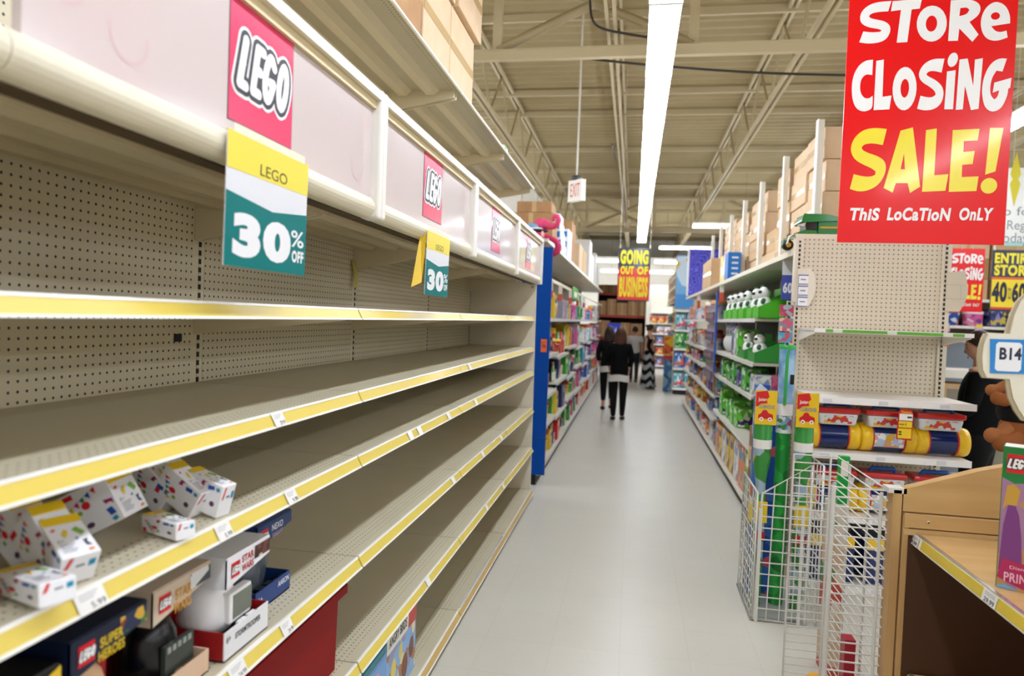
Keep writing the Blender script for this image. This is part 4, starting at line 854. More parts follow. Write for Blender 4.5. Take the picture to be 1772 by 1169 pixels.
# green topped toy box on the wooden shelf
t = thing('doll_box', 'green topped toy box with a red logo standing on the wooden shelf', 'toy box', (1.1, 2.15, .893))
TB = Matrix.Translation((1.035, 2.115, .893)) @ Matrix.Rotation(-.50, 4, 'Z')
def NB(): q = MB(); q.T = TB; return q
H_ = .398; Z3 = (0, -.0006, 0)
b = NB().m(M('#1b7a35', .35)); b.box(0, 0, 0, .30, .075, H_); bd = b.build('carton_body', t, .002)
b = NB().m(M('#e9e6e0', .4)); b.box(.003, .003, H_, .297, .072, H_+.0006); b.build('carton_top', bd)
b = NB().m(art('#b98d5e', '#a57a9b', '#7aa5c9', 9, '#6fae4a')); b.shape([[(0.002, .0), (.30, .0), (.30, H_*.78), (.075, H_*.80), (.06, H_*.76), (.03, H_*.745), (.002, H_*.78)]], Z3, UX, UZ); b.build('printed_front', bd)
b = NB().m(M('#7d3c7f', .4)); b.shape([[(.004, .05), (.058, .05), (.052, .15), (.044, .21), (.035, .235), (.018, .235), (.010, .18), (.006, .1)]], (0, -.001, 0), UX, UZ); b.m(M('#c79a3a')); b.shape([[(.016, .236), (.038, .236), (.044, .28), (.030, .295), (.014, .29), (.006, .22)]], (0, -.0012, 0), UX, UZ); b.build('gown_print', bd)
b = NB().m(M('#b3275c', .4)); b.shape([[(.002, .03), (.06, .008), (.13, .004), (.13, .06), (.06, .078), (.012, .085)]], (0, -.0016, 0), UX, UZ); b.build('ribbon_print', bd)
b = NB().m(M('#e9b7cc')); b.text('Disney', (0, -.0022, 0), UX, UZ, .03, .08, .056, .068, .01); b.text('PRINCESS', (0, -.0022, 0), UX, UZ, .018, .125, .022, .048, .02); b.build('title_lettering', bd)
R3 = TB.to_3x3(); logo_tile(bd, TB @ Vector((.010, -.0014, H_-.072)), R3 @ UX, UZ, .052, R3 @ -UY)
# ------------------------------------------------------------------ numbered aisle marker by the picture edge
YS = 2.0
t = thing('aisle_marker', 'cream shaped aisle marker with a blue framed card reading B14', 'sign', (1.05, YS, 1.2))
Q = lambda px, py: (lambda p: (p.x, p.z))(ry(px, py, YS))
out = [Q(*p) for p in ((1700, 618), (1703, 598), (1707, 585), (1712, 576), (1748, 577), (1756, 545), (1768, 520), (1800, 490), (1850, 480), (1930, 490), (2010, 560), (2010, 640), (1930, 720), (1850, 740), (1776, 726), (1764, 710), (1754, 688), (1748, 655), (1708, 652), (1702, 640))]
b = MB().m(M('#e6e1cf', .4)); b.prism([(x, YS, z) for x, z in out], (0, .012, 0)); b.m(M('#b5a88a', .5)); b.prism([(x-.009, YS+.004, z-.002) for x, z in out], (0, .008, 0)); b.build('marker_plate', t, .0015)
q = [Q(*p) for p in ((1713, 586), (1790, 588), (1788, 647), (1713, 645))]
b = MB().m(M('#1f86d2', .3, coat=.3)); b.prism([(x, YS, z) for x, z in q], (0, -.003, 0)); b.build('blue_card_frame', t)
x0, z0 = Q(1720, 641); x1, z1 = Q(1768, 593); r = .006
b = MB().m(M('#eef0f4', .35)); b.prism([(x, YS-.003, z) for x, z in [(x1-r, z0), (x1, z0+r), (x1, z1-r), (x1-r, z1), (x0+r, z1), (x0, z1-r), (x0, z0+r), (x0+r, z0)]], (0, -.001, 0)); b.build('white_card', t)
x0, z0 = Q(1727.5, 621.5); x1, z1 = Q(1767, 602)
b = MB().m(M('#2b2f45', .4)); b.text('B14', (0, YS-.0045, 0), UX, UZ, x0, x1, z0+.0, z1, .035); b.build('number_lettering', t)
b = MB().m(M('#8d8a80', .4, .4)); b.tube([(1.352, YS+.030, .893), (1.352, YS+.030, 1.6)], .010, 10); b.box(1.337, YS+.012, 1.40, 1.367, YS+.022, 1.6); b.build('marker_post', t)
# ------------------------------------------------------------------ the stocked runs
BLK = M('#1a1d18', .5); DGREEN = M('#123a1e', .5)
RY = [4.665+1.302*i for i in range(8)]
SHELFP = M('#cfc9b8', .4)
def run_bay(name, label, group, xf, xs, y0, y1, shelves, zover, back, base=True, hooks=(), rail=None, depth_over=None):
    """one bay of a stocked run; xf: front edge, xs: spine"""
    sg = 1 if xs > xf else -1
    t = thing(name, label, 'shelving', ((xf+xs)/2, y0, 0), group)
    b = MB().m(back); b.box(xs, y0+.02, .05, xs+sg*.012, y1-.02, zover); b.build('back_panel', t)
    b = MB().m(CR); b.box(xs-sg*.004, y0+.0, 0, xs+sg*.03, y0+.019, zover); b.build('upright', t)
    for z in shelves:
        b = MB().m(SHELFP); b.box(xf, y0+.006, z-.022, xs-sg*.002, y1-.006, z); s = b.build('shelf', t)
        b = MB().m(rail or WPL); b.box(xf-sg*.006, y0+.008, z-.034, xf, y1-.008, z+.001); b.build('price_rail', s)
    if zover:
        b = MB().m(SHELFP); b.box(xf-sg*.0, y0+.004, zover-.03, xs+sg*(depth_over or .02), y1-.004, zover); b.m(CRW); b.box(xf-sg*.006, y0+.004, zover-.034, xf, y1-.004, zover+.004)
        b.build('overstock_shelf', t)
    if base:
        b = MB().m(DARK); b.box(xf+sg*.03, y0+.003, 0, xs, y1-.003, .08); b.build('kick_base', t)
        b = MB().m(M('#b7b3a6', .35, .2)); b.box(xf-sg*.004, y0+.004, .075, xf+sg*.03, y1-.004, .115); b.build('base_rail', t)
    for (y, z) in hooks:
        b = MB().m(CHROME); b.tube([(xs-sg*.002, y, z), (xs-sg*.25, y, z), (xs-sg*.26, y, z+.015)], .0035, 6); b.m(WPL); b.box(xs-sg*.262, y-.012, z-.018, xs-sg*.258, y+.012, z+.03); b.build('peg_hook', t)
    return t
GR = 'stocked bays past the end display'
hk = [(5.05, 1.60), (5.35, 1.60), (5.6, 1.60), (5.78, 1.60), (4.95, 1.32), (5.2, 1.30), (5.45, 1.34), (5.7, 1.30), (5.1, 1.05), (5.4, 1.05), (5.7, 1.07)]
for i in range(7):
    z = [(.12, .58), (.12, .585, 1.01, 1.29, 1.665), (.12, .585, 1.01, 1.29, 1.665), (.12, .45, .74, 1.02, 1.26, 1.67), (.12, .45, .74, 1.02, 1.26, 1.67), (.12, .45, .74, 1.02, 1.26, 1.67), (.12, .45, .74, 1.02, 1.26, 1.67)][i]
    run_bay('stocked_bay', f'stocked shelving bay on the carton side of the aisle, {ORD[i]} behind the end display', GR, 1.0, 1.45, RY[i], RY[i+1], z, 2.10, [DGREEN, DGREEN, DGREEN, BLK, M('#b9ae96'), M('#b9ae96'), M('#b9ae96')][i], hooks=hk if i == 0 else (), depth_over=.45)
# posts and cartons on top
for k in range(7):
    y = 4.96+1.05*k
    b = MB().m(M('#dcd6c8', .4)); b.box(1.175, y-.025, 2.104, 1.215, y+.025, 3.01); b.m(M('#f2f0ea', .35)); b.box(1.172, y-.028, 2.104, 1.179, y+.028, 3.014)
    tag(b.build('stack_post', None, 0, (1.19, y, 2.104)), f'white upright post holding back the cartons, {ORD[k]} from the end display', 'post', 'white posts on the overstock shelf')
hts = [[.22]*4, [.28, .28, .27], [.21]*4, [.29, .27, .24], [.22]*4, [.27, .27, .26], [.22]*3]
for k in range(5):
    y0 = 5.0+1.05*k
    for c in range(2):
        ya = y0+.49*c; z = 2.104
        rows = hts[k] if (k, c) not in ((1, 1),) else [.2, .2]
        for r, h in enumerate(rows):
            dx = random.uniform(0, .03); carton(1.235+dx, ya+.004, z, 1.235+dx+.40, ya+.48, z+h-.004, f'cardboard carton behind the white posts, {ORD[2*k+c]} stack from the end display, {ORD[r]} from the shelf', 'cartons between the white posts', [0, 1, 0][r % 3] if k else 0, '-x')
            z += h
carton(1.005, 9.6, 2.104, 1.16, 10.7, 2.50, 'large tan carton in front of the purple patterned panel', 'cartons between the white posts', 1, '-x')
# yellow and blue display carton
t = thing('display_carton', 'blue and yellow printed carton standing beside the large tan carton', 'box', (1.1, 8.3, 2.104)); b = MB().m(M('#1d6fc0', .4)); b.box(1.02, 8.0, 2.104, 1.16, 8.28, 2.42); b.build('carton_body', t, .004)
b = MB().m(art('#e9c83c', '#f0ead8', '#d99a3a', 10)); b.box(1.02, 8.29, 2.104, 1.14, 8.7, 2.42); b.build('printed_side', t); b = MB().m(M('#dbe6f2'))
for r in range(4): b.box(1.06, 7.998, 2.17+.06*r, 1.13, 8.0, 2.19+.06*r)
b.build('printed_lettering_lines', t)
# purple patterned panel at the far end of this run
def swirl():
    q = NT('purple_print', .4); q.xyz(); v = q.n('ShaderNodeTexVoronoi', feature='F1'); v.inputs['Scale'].default_value = 7; q.t.links.new(q.obj, v.inputs['Vector'])
    d = q.math('FRACT', q.math('MULTIPLY', v.outputs['Distance'], 4.0)); q.col(q.mix(q.math('GREATER_THAN', d, .62), lin('#3a36b0'), lin('#6a68d2'))); return q.m
PURP = swirl()
b = MB().m(PURP); b.box(1.03, 13.80, 2.16, 1.75, 13.83, 3.06); b.m(M('#eceae4', .3)); b.box(1.0, 13.795, 2.14, 1.03, 13.835, 3.08)
tag(b.build('printed_panel', None, 0, (1.4, 13.8, 2.14)), 'purple panel with pale swirls standing above the far end of the carton run', 'panel')
# green toy combine on the shelf behind the end display
t = thing('toy_combine', 'green toy harvester with a yellow stripe on top of the end display', 'toy', (1.2, 4.9, 2.2)); G_ = M('#0f7a34', .25, coat=.4)
for sx in (0,):
    b = MB().m(G_); b.prism([(.985, 4.70, 2.198), (1.07, 4.70, 2.228), (1.14, 4.70, 2.235), (1.15, 4.70, 2.198)], (0, .22, 0)); b.box(1.15, 4.70, 2.198, 1.55, 4.90, 2.31); b.build('toy_body', t, .006)
    b = MB().m(G_); b.prism([(1.045, 4.69, 2.295), (1.06, 4.69, 2.335), (1.20, 4.69, 2.33), (1.28, 4.69, 2.312), (1.5, 4.69, 2.325), (1.5, 4.69, 2.30), (1.05, 4.69, 2.285)], (0, .2, 0)); b.build('toy_roof', t, .004)
    b = MB().m(M('#1b2622', .15)); b.box(1.075, 4.71, 2.232, 1.145, 4.88, 2.287); b.build('cab_glass', t)
    b = MB().m(M('#d9a61f', .4)); b.box(1.16, 4.697, 2.245, 1.5, 4.70, 2.256); b.build('yellow_stripe', t)
    b = MB().m(M('#c9d2cc', .3, .3)); b.prism([(1.02, 4.70, 2.262), (1.075, 4.70, 2.285), (1.065, 4.70, 2.255)], (0, .03, 0)); b.build('mirror', t)
    b = MB().m(G_); b.box(.945, 4.72, 2.12, .99, 4.8, 2.17); b.m(M('#ebebe6', .3)); b.tube([(1.0, 4.70, 2.205), (.975, 4.70, 2.19), (.962, 4.70, 2.14)], .006, 6); b.build('header_arm', t)
    b = MB().m(BLACK); b.lathe([(.0, -.03), (.03, -.03), (.034, -.02), (.034, .02), (.03, .03), (0, .03)], (.975, 4.74, 2.137), UY, 18); b.m(M('#d9a61f', .4)); b.lathe([(.016, -.031), (0, -.032)], (.975, 4.74, 2.137), UY, 14); b.build('wheel', t)
# percent sign hanging from the overstock shelf, and price strips
b = MB().m(M('#4754ad', .4)); b.box(1.0, 4.985, 1.79, 1.10, 4.99, 1.96); b.m(M('#d9d9dc', .4)); b.box(1.0, 4.985, 1.96, 1.10, 4.99, 2.06); t = b.build('percent_sign', None, 0, (1.05, 4.987, 1.79)); tag(t, 'blue and white 60 percent sign hanging under the overstock shelf', 'sign')
b = MB().m(M('#eef0f6', .4)); b.text('60', (1.0, 4.984, 1.79), UX, UZ, .008, .07, .045, .12, .05); b.text('%', (1.0, 4.984, 1.79), UX, UZ, .07, .092, .085, .12, .01); b.build('percent_lettering', t)
for i, (y, dz) in enumerate(((8.35, .2), (11.2, .22), (6.9, .0))):
    if not dz: continue
    b = MB().m(M('#e9e3da', .4)); b.box(.985, y, 2.07-dz, 1.035, y+.004, 2.07); b.m(M('#d9573c', .4)); b.box(.985, y-.001, 2.07-dz, 1.035, y, 2.07-dz*.45); tag(b.build('price_flag', None, 0, (1.01, y, 2.07-dz)), f'white and red price flag hanging from the carton shelf edge, {ORD[i]} along', 'sign', 'price flags')
# ---- small goods, copied and scaled
PAL = {'yellow': ('#dcb92c', '#e8cf5a', '#3d3a86', '#c43a30'), 'red': ('#c3261f', '#d85a3c', '#e9d9c4', '#e0b52a'), 'green': ('#3a9a3f', '#6cc04a', '#d9e4cf', '#1d6b33'), 'lime': ('#57c22c', '#7ad04a', '#e9efe0', '#4a2a75'), 'blue': ('#2352a8', '#4f8fd0', '#d9dde6', '#d96a3a'), 'navy': ('#1c2556', '#33407d', '#8d86b5', '#c9b23a'), 'pink': ('#d9609a', '#e99abf', '#7d3fa0', '#f0e0e8'), 'purple': ('#5a3490', '#7f55b5', '#3aa04a', '#e5d6ee'), 'orange': ('#e0702a', '#eb9a3f', '#2f8fb5', '#f0e2c9'), 'white': ('#dcdcdc', '#eeeeee', '#8fa5c9', '#c9574a'), 'grey': ('#8f8fa0', '#b5b0bd', '#6a5f85', '#d5a06a'), 'teal': ('#2fa0b5', '#7ec8d5', '#e9e9e9', '#d94a5a'), 'brown': ('#7d5a40', '#a5805a', '#d9c9b0', '#3a2a20')}
PROTO = {}
def proto(kind, c):
    k = (kind, c)
    if k in PROTO: return PROTO[k]
    p = PAL[c]; t = thing({'box': 'boxed_toy', 'bucket': 'toy_bucket', 'card': 'blister_pack', 'plush': 'plush_toy', 'tray': 'toy_tray'}[kind], '', '', (0, 0, 0)); ORI[t.name] = Vector()
    if kind == 'box':
        b = MB().m(M(p[0], .35, coat=.2)); b.box(-.5, -.5, 0, .5, .5, 1); b.build('carton_body', t)
        b = MB().m(art(p[0], p[1], p[2], 4.5, p[3])); b.box(-.52, -.46, .06, -.5, .46, .94); b.build('printed_face', t)
        b = MB().m(art(p[1], p[0], p[3], 5, p[2])); b.box(-.46, -.52, .06, .46, -.5, .94); b.build('printed_end', t)
        b = MB().m(M(p[2], .4)); b.box(-.53, -.34, .66, -.52, .3, .84); b.build('title_patch', t)
    elif kind == 'bucket':
        b = MB().m(art(p[0], p[1], p[2], 4, p[3])); b.lathe([(.40, 0), (.46, .05), (.5, .8)], (0, 0, 0), UZ, 14); b.build('tub_body', t)
        b = MB().m(M(p[3], .35)); b.lathe([(.52, .8), (.52, .95), (.45, 1), (0, 1)], (0, 0, 0), UZ, 14); b.build('lid', t)
    elif kind == 'card':
        b = MB().m(art(p[0], p[1], p[2], 4, p[3])); b.box(-.08, -.5, 0, .08, .5, 1); b.build('backing_card', t)
        b = MB().m(M(p[2], .12, coat=.5)); b.box(-.5, -.36, .1, -.08, .36, .6); b.m(M(p[3], .2)); b.ell((-.35, 0, .35), (.2, .3, .2), 10, 6); b.build('bubble', t)
    elif kind == 'plush':
        b = MB().m(M(p[0], .8)); b.ell((0, 0, .34), (.42, .42, .34), 12, 8); b.ell((0, -.1, .78), (.3, .3, .24), 12, 8); b.build('stuffed_body', t)
        
        for cc, rr, nn in (((-.1, -.36, .74), (.16, .12, .1), 'muzzle'), ((-.2, .18, .95), (.1, .1, .12), 'ear'), ((.2, .18, .95), (.1, .1, .12), 'ear')): MB().m(M(p[2], .8)).ell(cc, rr, 8, 6).build(nn, t)
    else:
        b = MB().m(M(p[0], .4)); b.prism([(-.5, -.5, 0), (-.5, .5, 0), (-.5, .5, .35), (-.5, -.5, .35)], (.02, 0, 0)); b.box(-.5, -.5, 0, .5, .5, .03); b.prism([(-.5, .5, 0), (.5, .5, 0), (.5, .5, .8), (-.5, .5, .35)], (0, -.02, 0)); b.prism([(-.5, -.5, 0), (.5, -.5, 0), (.5, -.5, .8), (-.5, -.5, .35)], (0, .02, 0)); b.box(.48, -.5, 0, .5, .5, 1); b.build('open_tray', t)
        b = MB().m(M('#eeeeea', .7)); b.ell((-.2, 0, .38), (.26, .34, .36), 12, 8); b.ell((-.24, .0, .78), (.2, .24, .22), 12, 8); b.build('stuffed_body', t)
        
        for cc, rr, nn, mm in (((-.22, .22, .95), (.1, .1, .12), 'ear', M('#1d5a2c', .5)), ((-.28, -.2, .5), (.1, .12, .14), 'green_patch', M('#1d5a2c', .5)), ((-.36, -.1, .82), (.1, .1, .06), 'black_patch', BLACK)): MB().m(mm).ell(cc, rr, 8, 6).build(nn, t)
    PROTO[k] = t; t['used'] = 0; return t
NAMEK = {'box': 'boxed toy', 'bucket': 'lidded toy bucket', 'card': 'carded toy pack', 'plush': 'soft toy', 'tray': 'tray with a soft toy'}
CATK = {'box': 'toy box', 'bucket': 'toy bucket', 'card': 'toy pack', 'plush': 'soft toy', 'tray': 'soft toy tray'}
def put(kind, c, x, y, z, w, d, h, label, group, yaw=0):
    """x, y: middle of the footprint; d along X, w along Y; the printed face looks along -X (d>0) or +X (d<0)"""
    p = proto(kind, c)
    if not p['used']: r = p; p['used'] = 1; r.location = (x, y, z)
    else: r = dup(p, (x, y, z))
    r.scale = (abs(d), w, h); r.rotation_euler = (0, 0, (PI if d < 0 else 0)+yaw)

    r['label'] = label; r['category'] = CATK[kind]; r['group'] = group; return r
rnd = random.Random(11)
def fill(xf, side, y0, y1, z, hmax, kinds, cols, place, group, wr=(.13, .24), gap=.015, hole=.06, dr=(.16, .26)):
    """side: +1 goods behind an edge at xf lie towards +X"""
    y = y0+.02; n = 0
    while y < y1-.07:
        w = rnd.uniform(*wr)
        if y+w > y1: break
        if rnd.random() > hole:
            kd = rnd.choice(kinds); c = rnd.choice(cols); h = min(hmax, hmax*rnd.uniform(.55, .98)); d = rnd.uniform(*dr)
            if kd == 'card': d = .07
            if kd in ('bucket',): d = min(w, .27)
            if kd == 'plush': h = min(h, .24)
            x = xf+side*(d/2+rnd.uniform(.012, .06))
            put(kd, c, x, y+w/2, z+.001, w*.96, d*side, h, f'{c} {NAMEK[kd]}, {ORD[n]} {place}', group, rnd.uniform(-.06, .06)); n += 1
        y += w+gap*rnd.random()
# carton side of the aisle, near bays
g = 'goods on the carton side shelves'
for i, y in enumerate((6.10, 6.42, 6.9, 7.3, 7.7, 8.05)):
    put('tray', 'lime', 1.14, y, 1.667, .29, .24, .27, f'green tray with a white soft toy on the top shelf, {ORD[i]} from the hooks', g)
for i, y in enumerate((6.2, 6.75)): put('tray', 'green', 1.14, y, 1.292, .34, .24, .24, f'broad green tray with a white soft toy on the second shelf, {ORD[i]} from the hooks', g)
for i, (y, c) in enumerate(((7.1, 'lime'), (7.26, 'white'), (7.42, 'purple'))): put('box', c, 1.13, y, 1.292, .13, .2, .27, f'{c} upright boxed toy beside the tray on the second shelf, {ORD[i]} along', g)
for i, y in enumerate((7.62, 7.84, 8.06, 8.28)): put('plush', 'white', 1.12, y, 1.292, .19, .18, .31, f'white and green tall soft toy on the second shelf, {ORD[i]} past the upright boxes', g)
fill(1.0, 1, 5.97, 8.5, 1.012, .23, ['box'], ['green', 'green', 'purple', 'white'], 'on the middle shelf past the hooks', g, (.14, .22))
fill(1.0, 1, 7.0, 8.5, .587, .30, ['box', 'box'], ['purple', 'lime', 'lime'], 'on the low shelf with purple boxes', g, (.16, .22))
for i, (y, c, w, h) in enumerate(((5.0, 'white', .28, .41), (5.32, 'white', .28, .39), (5.66, 'white', .26, .41), (6.1, 'lime', .2, .40), (6.3, 'orange', .17, .41), (6.49, 'orange', .2, .40), (6.75, 'white', .28, .38), (7.05, 'yellow', .24, .38), (7.35, 'yellow', .24, .36), (7.65, 'white', .24, .36), (7.95, 'yellow', .26, .34), (8.25, 'orange', .22, .34))):
    put('box', c, 1.12, y, .122, w, .2, h, f'large {c} boxed toy on the bottom shelf, {ORD[i]} behind the wire bin', g)
# far bays of the same run: columns of hanging pouches, trays and boxes
g2 = 'goods on the far carton side shelves'
for r, z in enumerate((1.82, 1.58, 1.34, 1.10)):
    for c in range(5): put('card', 'grey', .975, 8.62+.17*c, z-.2, .15, .07, .22, f'grey hanging pouch pack beside the blue strip, {ORD[r]} row from the top, {ORD[c]} along', g2)
for z, hm, nm, kd, cl in ((1.672, .26, 'top', ['box', 'bucket'], ['blue', 'grey', 'white', 'orange']), (1.262, .3, 'second', ['box', 'plush', 'bucket'], ['yellow', 'brown', 'white', 'grey']), (1.022, .2, 'third', ['box', 'plush'], ['red', 'yellow', 'green', 'purple', 'navy']), (.742, .24, 'fourth', ['box', 'plush'], ['yellow', 'orange', 'purple', 'teal', 'grey']), (.452, .24, 'fifth', ['box', 'plush'], ['orange', 'yellow', 'grey', 'blue']), (.122, .28, 'bottom', ['box', 'bucket'], ['yellow', 'orange', 'grey', 'blue', 'white'])):
    fill(1.0, 1, 9.55 if z > 1 else 8.6, 13.6, z, hm, kd, cl, f'on the {nm} shelf past the hanging pouches', g2, (.18, .3))
# blue strip display
b = MB().m(M('#1e55b8', .35)); b.box(.975, 8.52, 1.03, .993, 8.60, 2.0); tag(b.build('display_strip', None, 0, (.99, 8.56, 1.03)), 'tall blue display strip between the green trays and the hanging pouches', 'display')
# ------------------------------------------------------------------ run beyond the empty shelving
b = MB().m(M('#00459c', .55, spec=.15)); b.box(-1.75, 6.44, .10, -.778, 6.475, 2.272); e = b.build('blue_gable_board', None, 0, (-1.2, 6.45, .0)); tag(e, 'tall bright blue end panel of the stocked run past the empty shelving', 'panel')
b = MB().m(M('#0a3f86', .4)); b.box(-1.75, 6.438, .455, -.777, 6.441, .465); b.build('panel_seam', e)
b = MB().m(BLACK); b.box(-1.7, 6.445, 0, -.86, 6.475, .10); b.build('kick_base', e)
t = thing('price_notice', 'orange paper notice taped to the blue end panel', 'notice', (-.82, 6.436, 1.27)); b = MB().m(M('#ea6a33', .5)); b.box(-.855, 6.434, 1.278, -.80, 6.437, 1.40); b.build('paper', t)
b = MB().m(M('#3a2018', .6)); b.text('70%', (-.855, 6.4335, 1.278), UX, UZ, .010, .046, .04, .07, .03)
b.box(-.85, 6.4335, 1.37, -.806, 6.434, 1.373); b.box(-.85, 6.4335, 1.36, -.82, 6.434, 1.363); b.build('notice_lettering', t)
LYB = [6.50+1.32*i for i in range(10)]; GL = 'stocked bays past the blue end panel'
RBL = M('#cfcfd4', .35)
for i in range(9):
    run_bay('stocked_bay', f'stocked shelving bay past the blue end panel, {ORD[i]} along', GL, -.84, -1.40, LYB[i], LYB[i+1], (.12, .50, .80, 1.22, 1.60) if i % 2 == 0 else (.12, .46, .86, 1.16, 1.60), 2.36, M('#8a8270', .6), rail=RBL)
    b = MB().m(CRW); b.box(-.85, LYB[i]+.01, 1.975, -.842, LYB[i+1]-.01, 2.01); tag(b.build('sign_rail', None, 0, (-.846, LYB[i], 1.975)), f'thin cream sign rail under the high shelf past the blue panel, {ORD[i]} along', 'rail', 'sign rails past the blue panel')
g3 = 'goods past the blue end panel'
cols = [['yellow', 'yellow', 'yellow', 'grey', 'brown', 'red'], ['yellow', 'red', 'yellow', 'grey', 'navy', 'green'], ['yellow', 'grey', 'green', 'yellow', 'orange', 'navy'], ['pink', 'pink', 'white', 'green', 'purple'], ['blue', 'teal', 'red', 'purple', 'white'], ['blue', 'orange', 'pink', 'teal', 'white'], ['teal', 'purple', 'white', 'red', 'blue'], ['blue', 'pink', 'white', 'orange'], ['teal', 'white', 'blue', 'pink']]
for i in range(9):
    for z, hm, nm in zip((.12, .50, .80, 1.22, 1.60), (.33, .26, .36, .33, .36), ('bottom', 'fourth', 'third', 'second', 'top')) if i % 2 == 0 else zip((.12, .46, .86, 1.16, 1.60), (.30, .36, .27, .40, .36), ('bottom', 'fourth', 'third', 'second', 'top')):
        fill(-.845, -1, LYB[i]+.02, LYB[i+1]-.02, z, hm, ['box', 'card', 'box', 'bucket'] if i < 4 else ['box', 'plush', 'bucket'], cols[i], f'on the {nm} shelf, {ORD[i]} bay past the blue panel', g3, (.13, .30) if i < 4 else (.22, .36), dr=(.12, .24), hole=.12)
put('bucket', 'red', -.95, 7.9, 1.222, .26, -.26, .14, 'wide low red lidded toy bucket sitting on the second shelf near the blue panel', g3)
# high shelf: plush creatures, cartons, white and blue boxes
PK = M('#ea4f80', .7); PKD = M('#c62f62', .7)
t = thing('plush_creature', 'bright pink long nosed plush sprawled on the high shelf above the blue panel', 'soft toy', (-.92, 6.75, 2.42))
b = MB().m(PK); b.ell((-.94, 6.80, 2.53), (.085, .1, .065)); b.tube([(-.90, 6.75, 2.53), (-.85, 6.70, 2.505), (-.80, 6.66, 2.50), (-.765, 6.64, 2.52), (-.752, 6.62, 2.555), (-.765, 6.62, 2.59), (-.795, 6.63, 2.595), (-.81, 6.63, 2.57), (-.80, 6.63, 2.548)], [.05, .036, .03, .026, .026, .025, .023, .02, .016], 12); b.build('trunk', t)
b = MB().m(PK); b.ell((-.96, 6.72, 2.41), (.09, .09, .05)); b.m(M('#f0b9b5', .7)); b.ell((-.99, 6.66, 2.41), (.02, .05, .045)); b.ell((-.91, 6.65, 2.41), (.018, .05, .042)); b.build('stuffed_body', t)
b = MB().m(M('#7fa5c9', .5)); b.ell((-1.03, 6.72, 2.50), (.07, .06, .035)); b.m(M('#e9ecf2', .5)); b.ell((-.99, 6.7, 2.475), (.08, .05, .02)); b.m(M('#1c2238', .6)); b.ell((-.97, 6.7, 2.455), (.11, .08, .018)); b.build('tag_cloth', t)
b = MB().m(PKD); b.tube([(-.88, 6.62, 2.40), (-.82, 6.60, 2.375), (-.765, 6.60, 2.345), (-.745, 6.60, 2.30), (-.755, 6.60, 2.25), (-.79, 6.60, 2.225), (-.82, 6.61, 2.235), (-.83, 6.61, 2.26)], [.02, .024, .028, .032, .034, .03, .026, .02], 12); b.build('curled_tail', t)
gH = 'boxes on the high shelf past the blue panel'
carton(-1.38, 7.35, 2.364, -.90, 7.80, 2.74, 'brown carton behind the pink plush, lower of its pair', gH, 2, 'y'); carton(-1.30, 7.36, 2.742, -.92, 7.80, 2.86, 'brown flat carton on top behind the pink plush', gH, 2, 'y')
for k in range(5):
    t = thing('blue_label_box', f'white box with a bright blue end label, {ORD[k]} from the bottom of its stack', 'box', (-.98, 8.3, 2.364+.098*k), gH)
    b = MB().m(M('#eef0f2', .4)); b.box(-1.18, 8.1, 2.364+.098*k, -.865-.012*k, 8.55, 2.458+.098*k); b.build('carton_body', t, .004); b = MB().m(M('#1266c0', .35)); b.box(-1.16, 8.098, 2.372+.098*k, -.88-.012*k, 8.1, 2.44+.098*k); b.m(M('#e9eef5')); b.box(-1.10, 8.0965, 2.40+.098*k, -1.0, 8.098, 2.42+.098*k); b.build('end_label', t)
for k in range(3):
    t = thing('blue_label_box', f'small white and blue box beyond the tall blue label stack, {ORD[k]} from the bottom', 'box', (-.93, 9.2, 2.364+.13*k), gH)
    b = MB().m(M('#eef0f2', .4)); b.box(-1.15, 8.75, 2.364+.13*k, -.86, 9.2, 2.49+.13*k); b.build('carton_body', t, .004); b = MB().m(M('#1d74c9', .35)); b.box(-.95, 8.748, 2.39+.13*k, -.88, 8.75, 2.46+.13*k); b.build('end_label', t)
carton(-1.38, 9.6, 2.364, -.90, 10.2, 2.98, 'tall dark brown carton past the blue label stack', gH, 2, 'y')
carton(-1.38, 10.8, 2.364, -.88, 11.5, 2.80, 'pale carton further along the high shelf', gH, 0, 'y'); carton(-1.38, 11.6, 2.364, -.88, 12.4, 2.78, 'tan carton further along the high shelf, past the pale one', gH, 1, 'y')
for i, (y, h, c) in enumerate(((13.0, .75, '#dcdad4'), (13.9, .55, '#e6e4de'), (15.0, .7, '#d5d3cc'), (16.2, .5, '#e9e7e2'))):
    b = MB().m(M(c, .5)); b.box(-1.35, y, 2.364, -.87, y+.7, 2.364+h); b.m(M('#b9c3cf', .5)); b.box(-1.2, y-.002, 2.364+h*.3, -.95, y, 2.364+h*.7); tag(b.build('white_box', None, .004, (-1.1, y, 2.364)), f'large white box far along the high shelf, {ORD[i]} past the tan carton', 'box', gH)
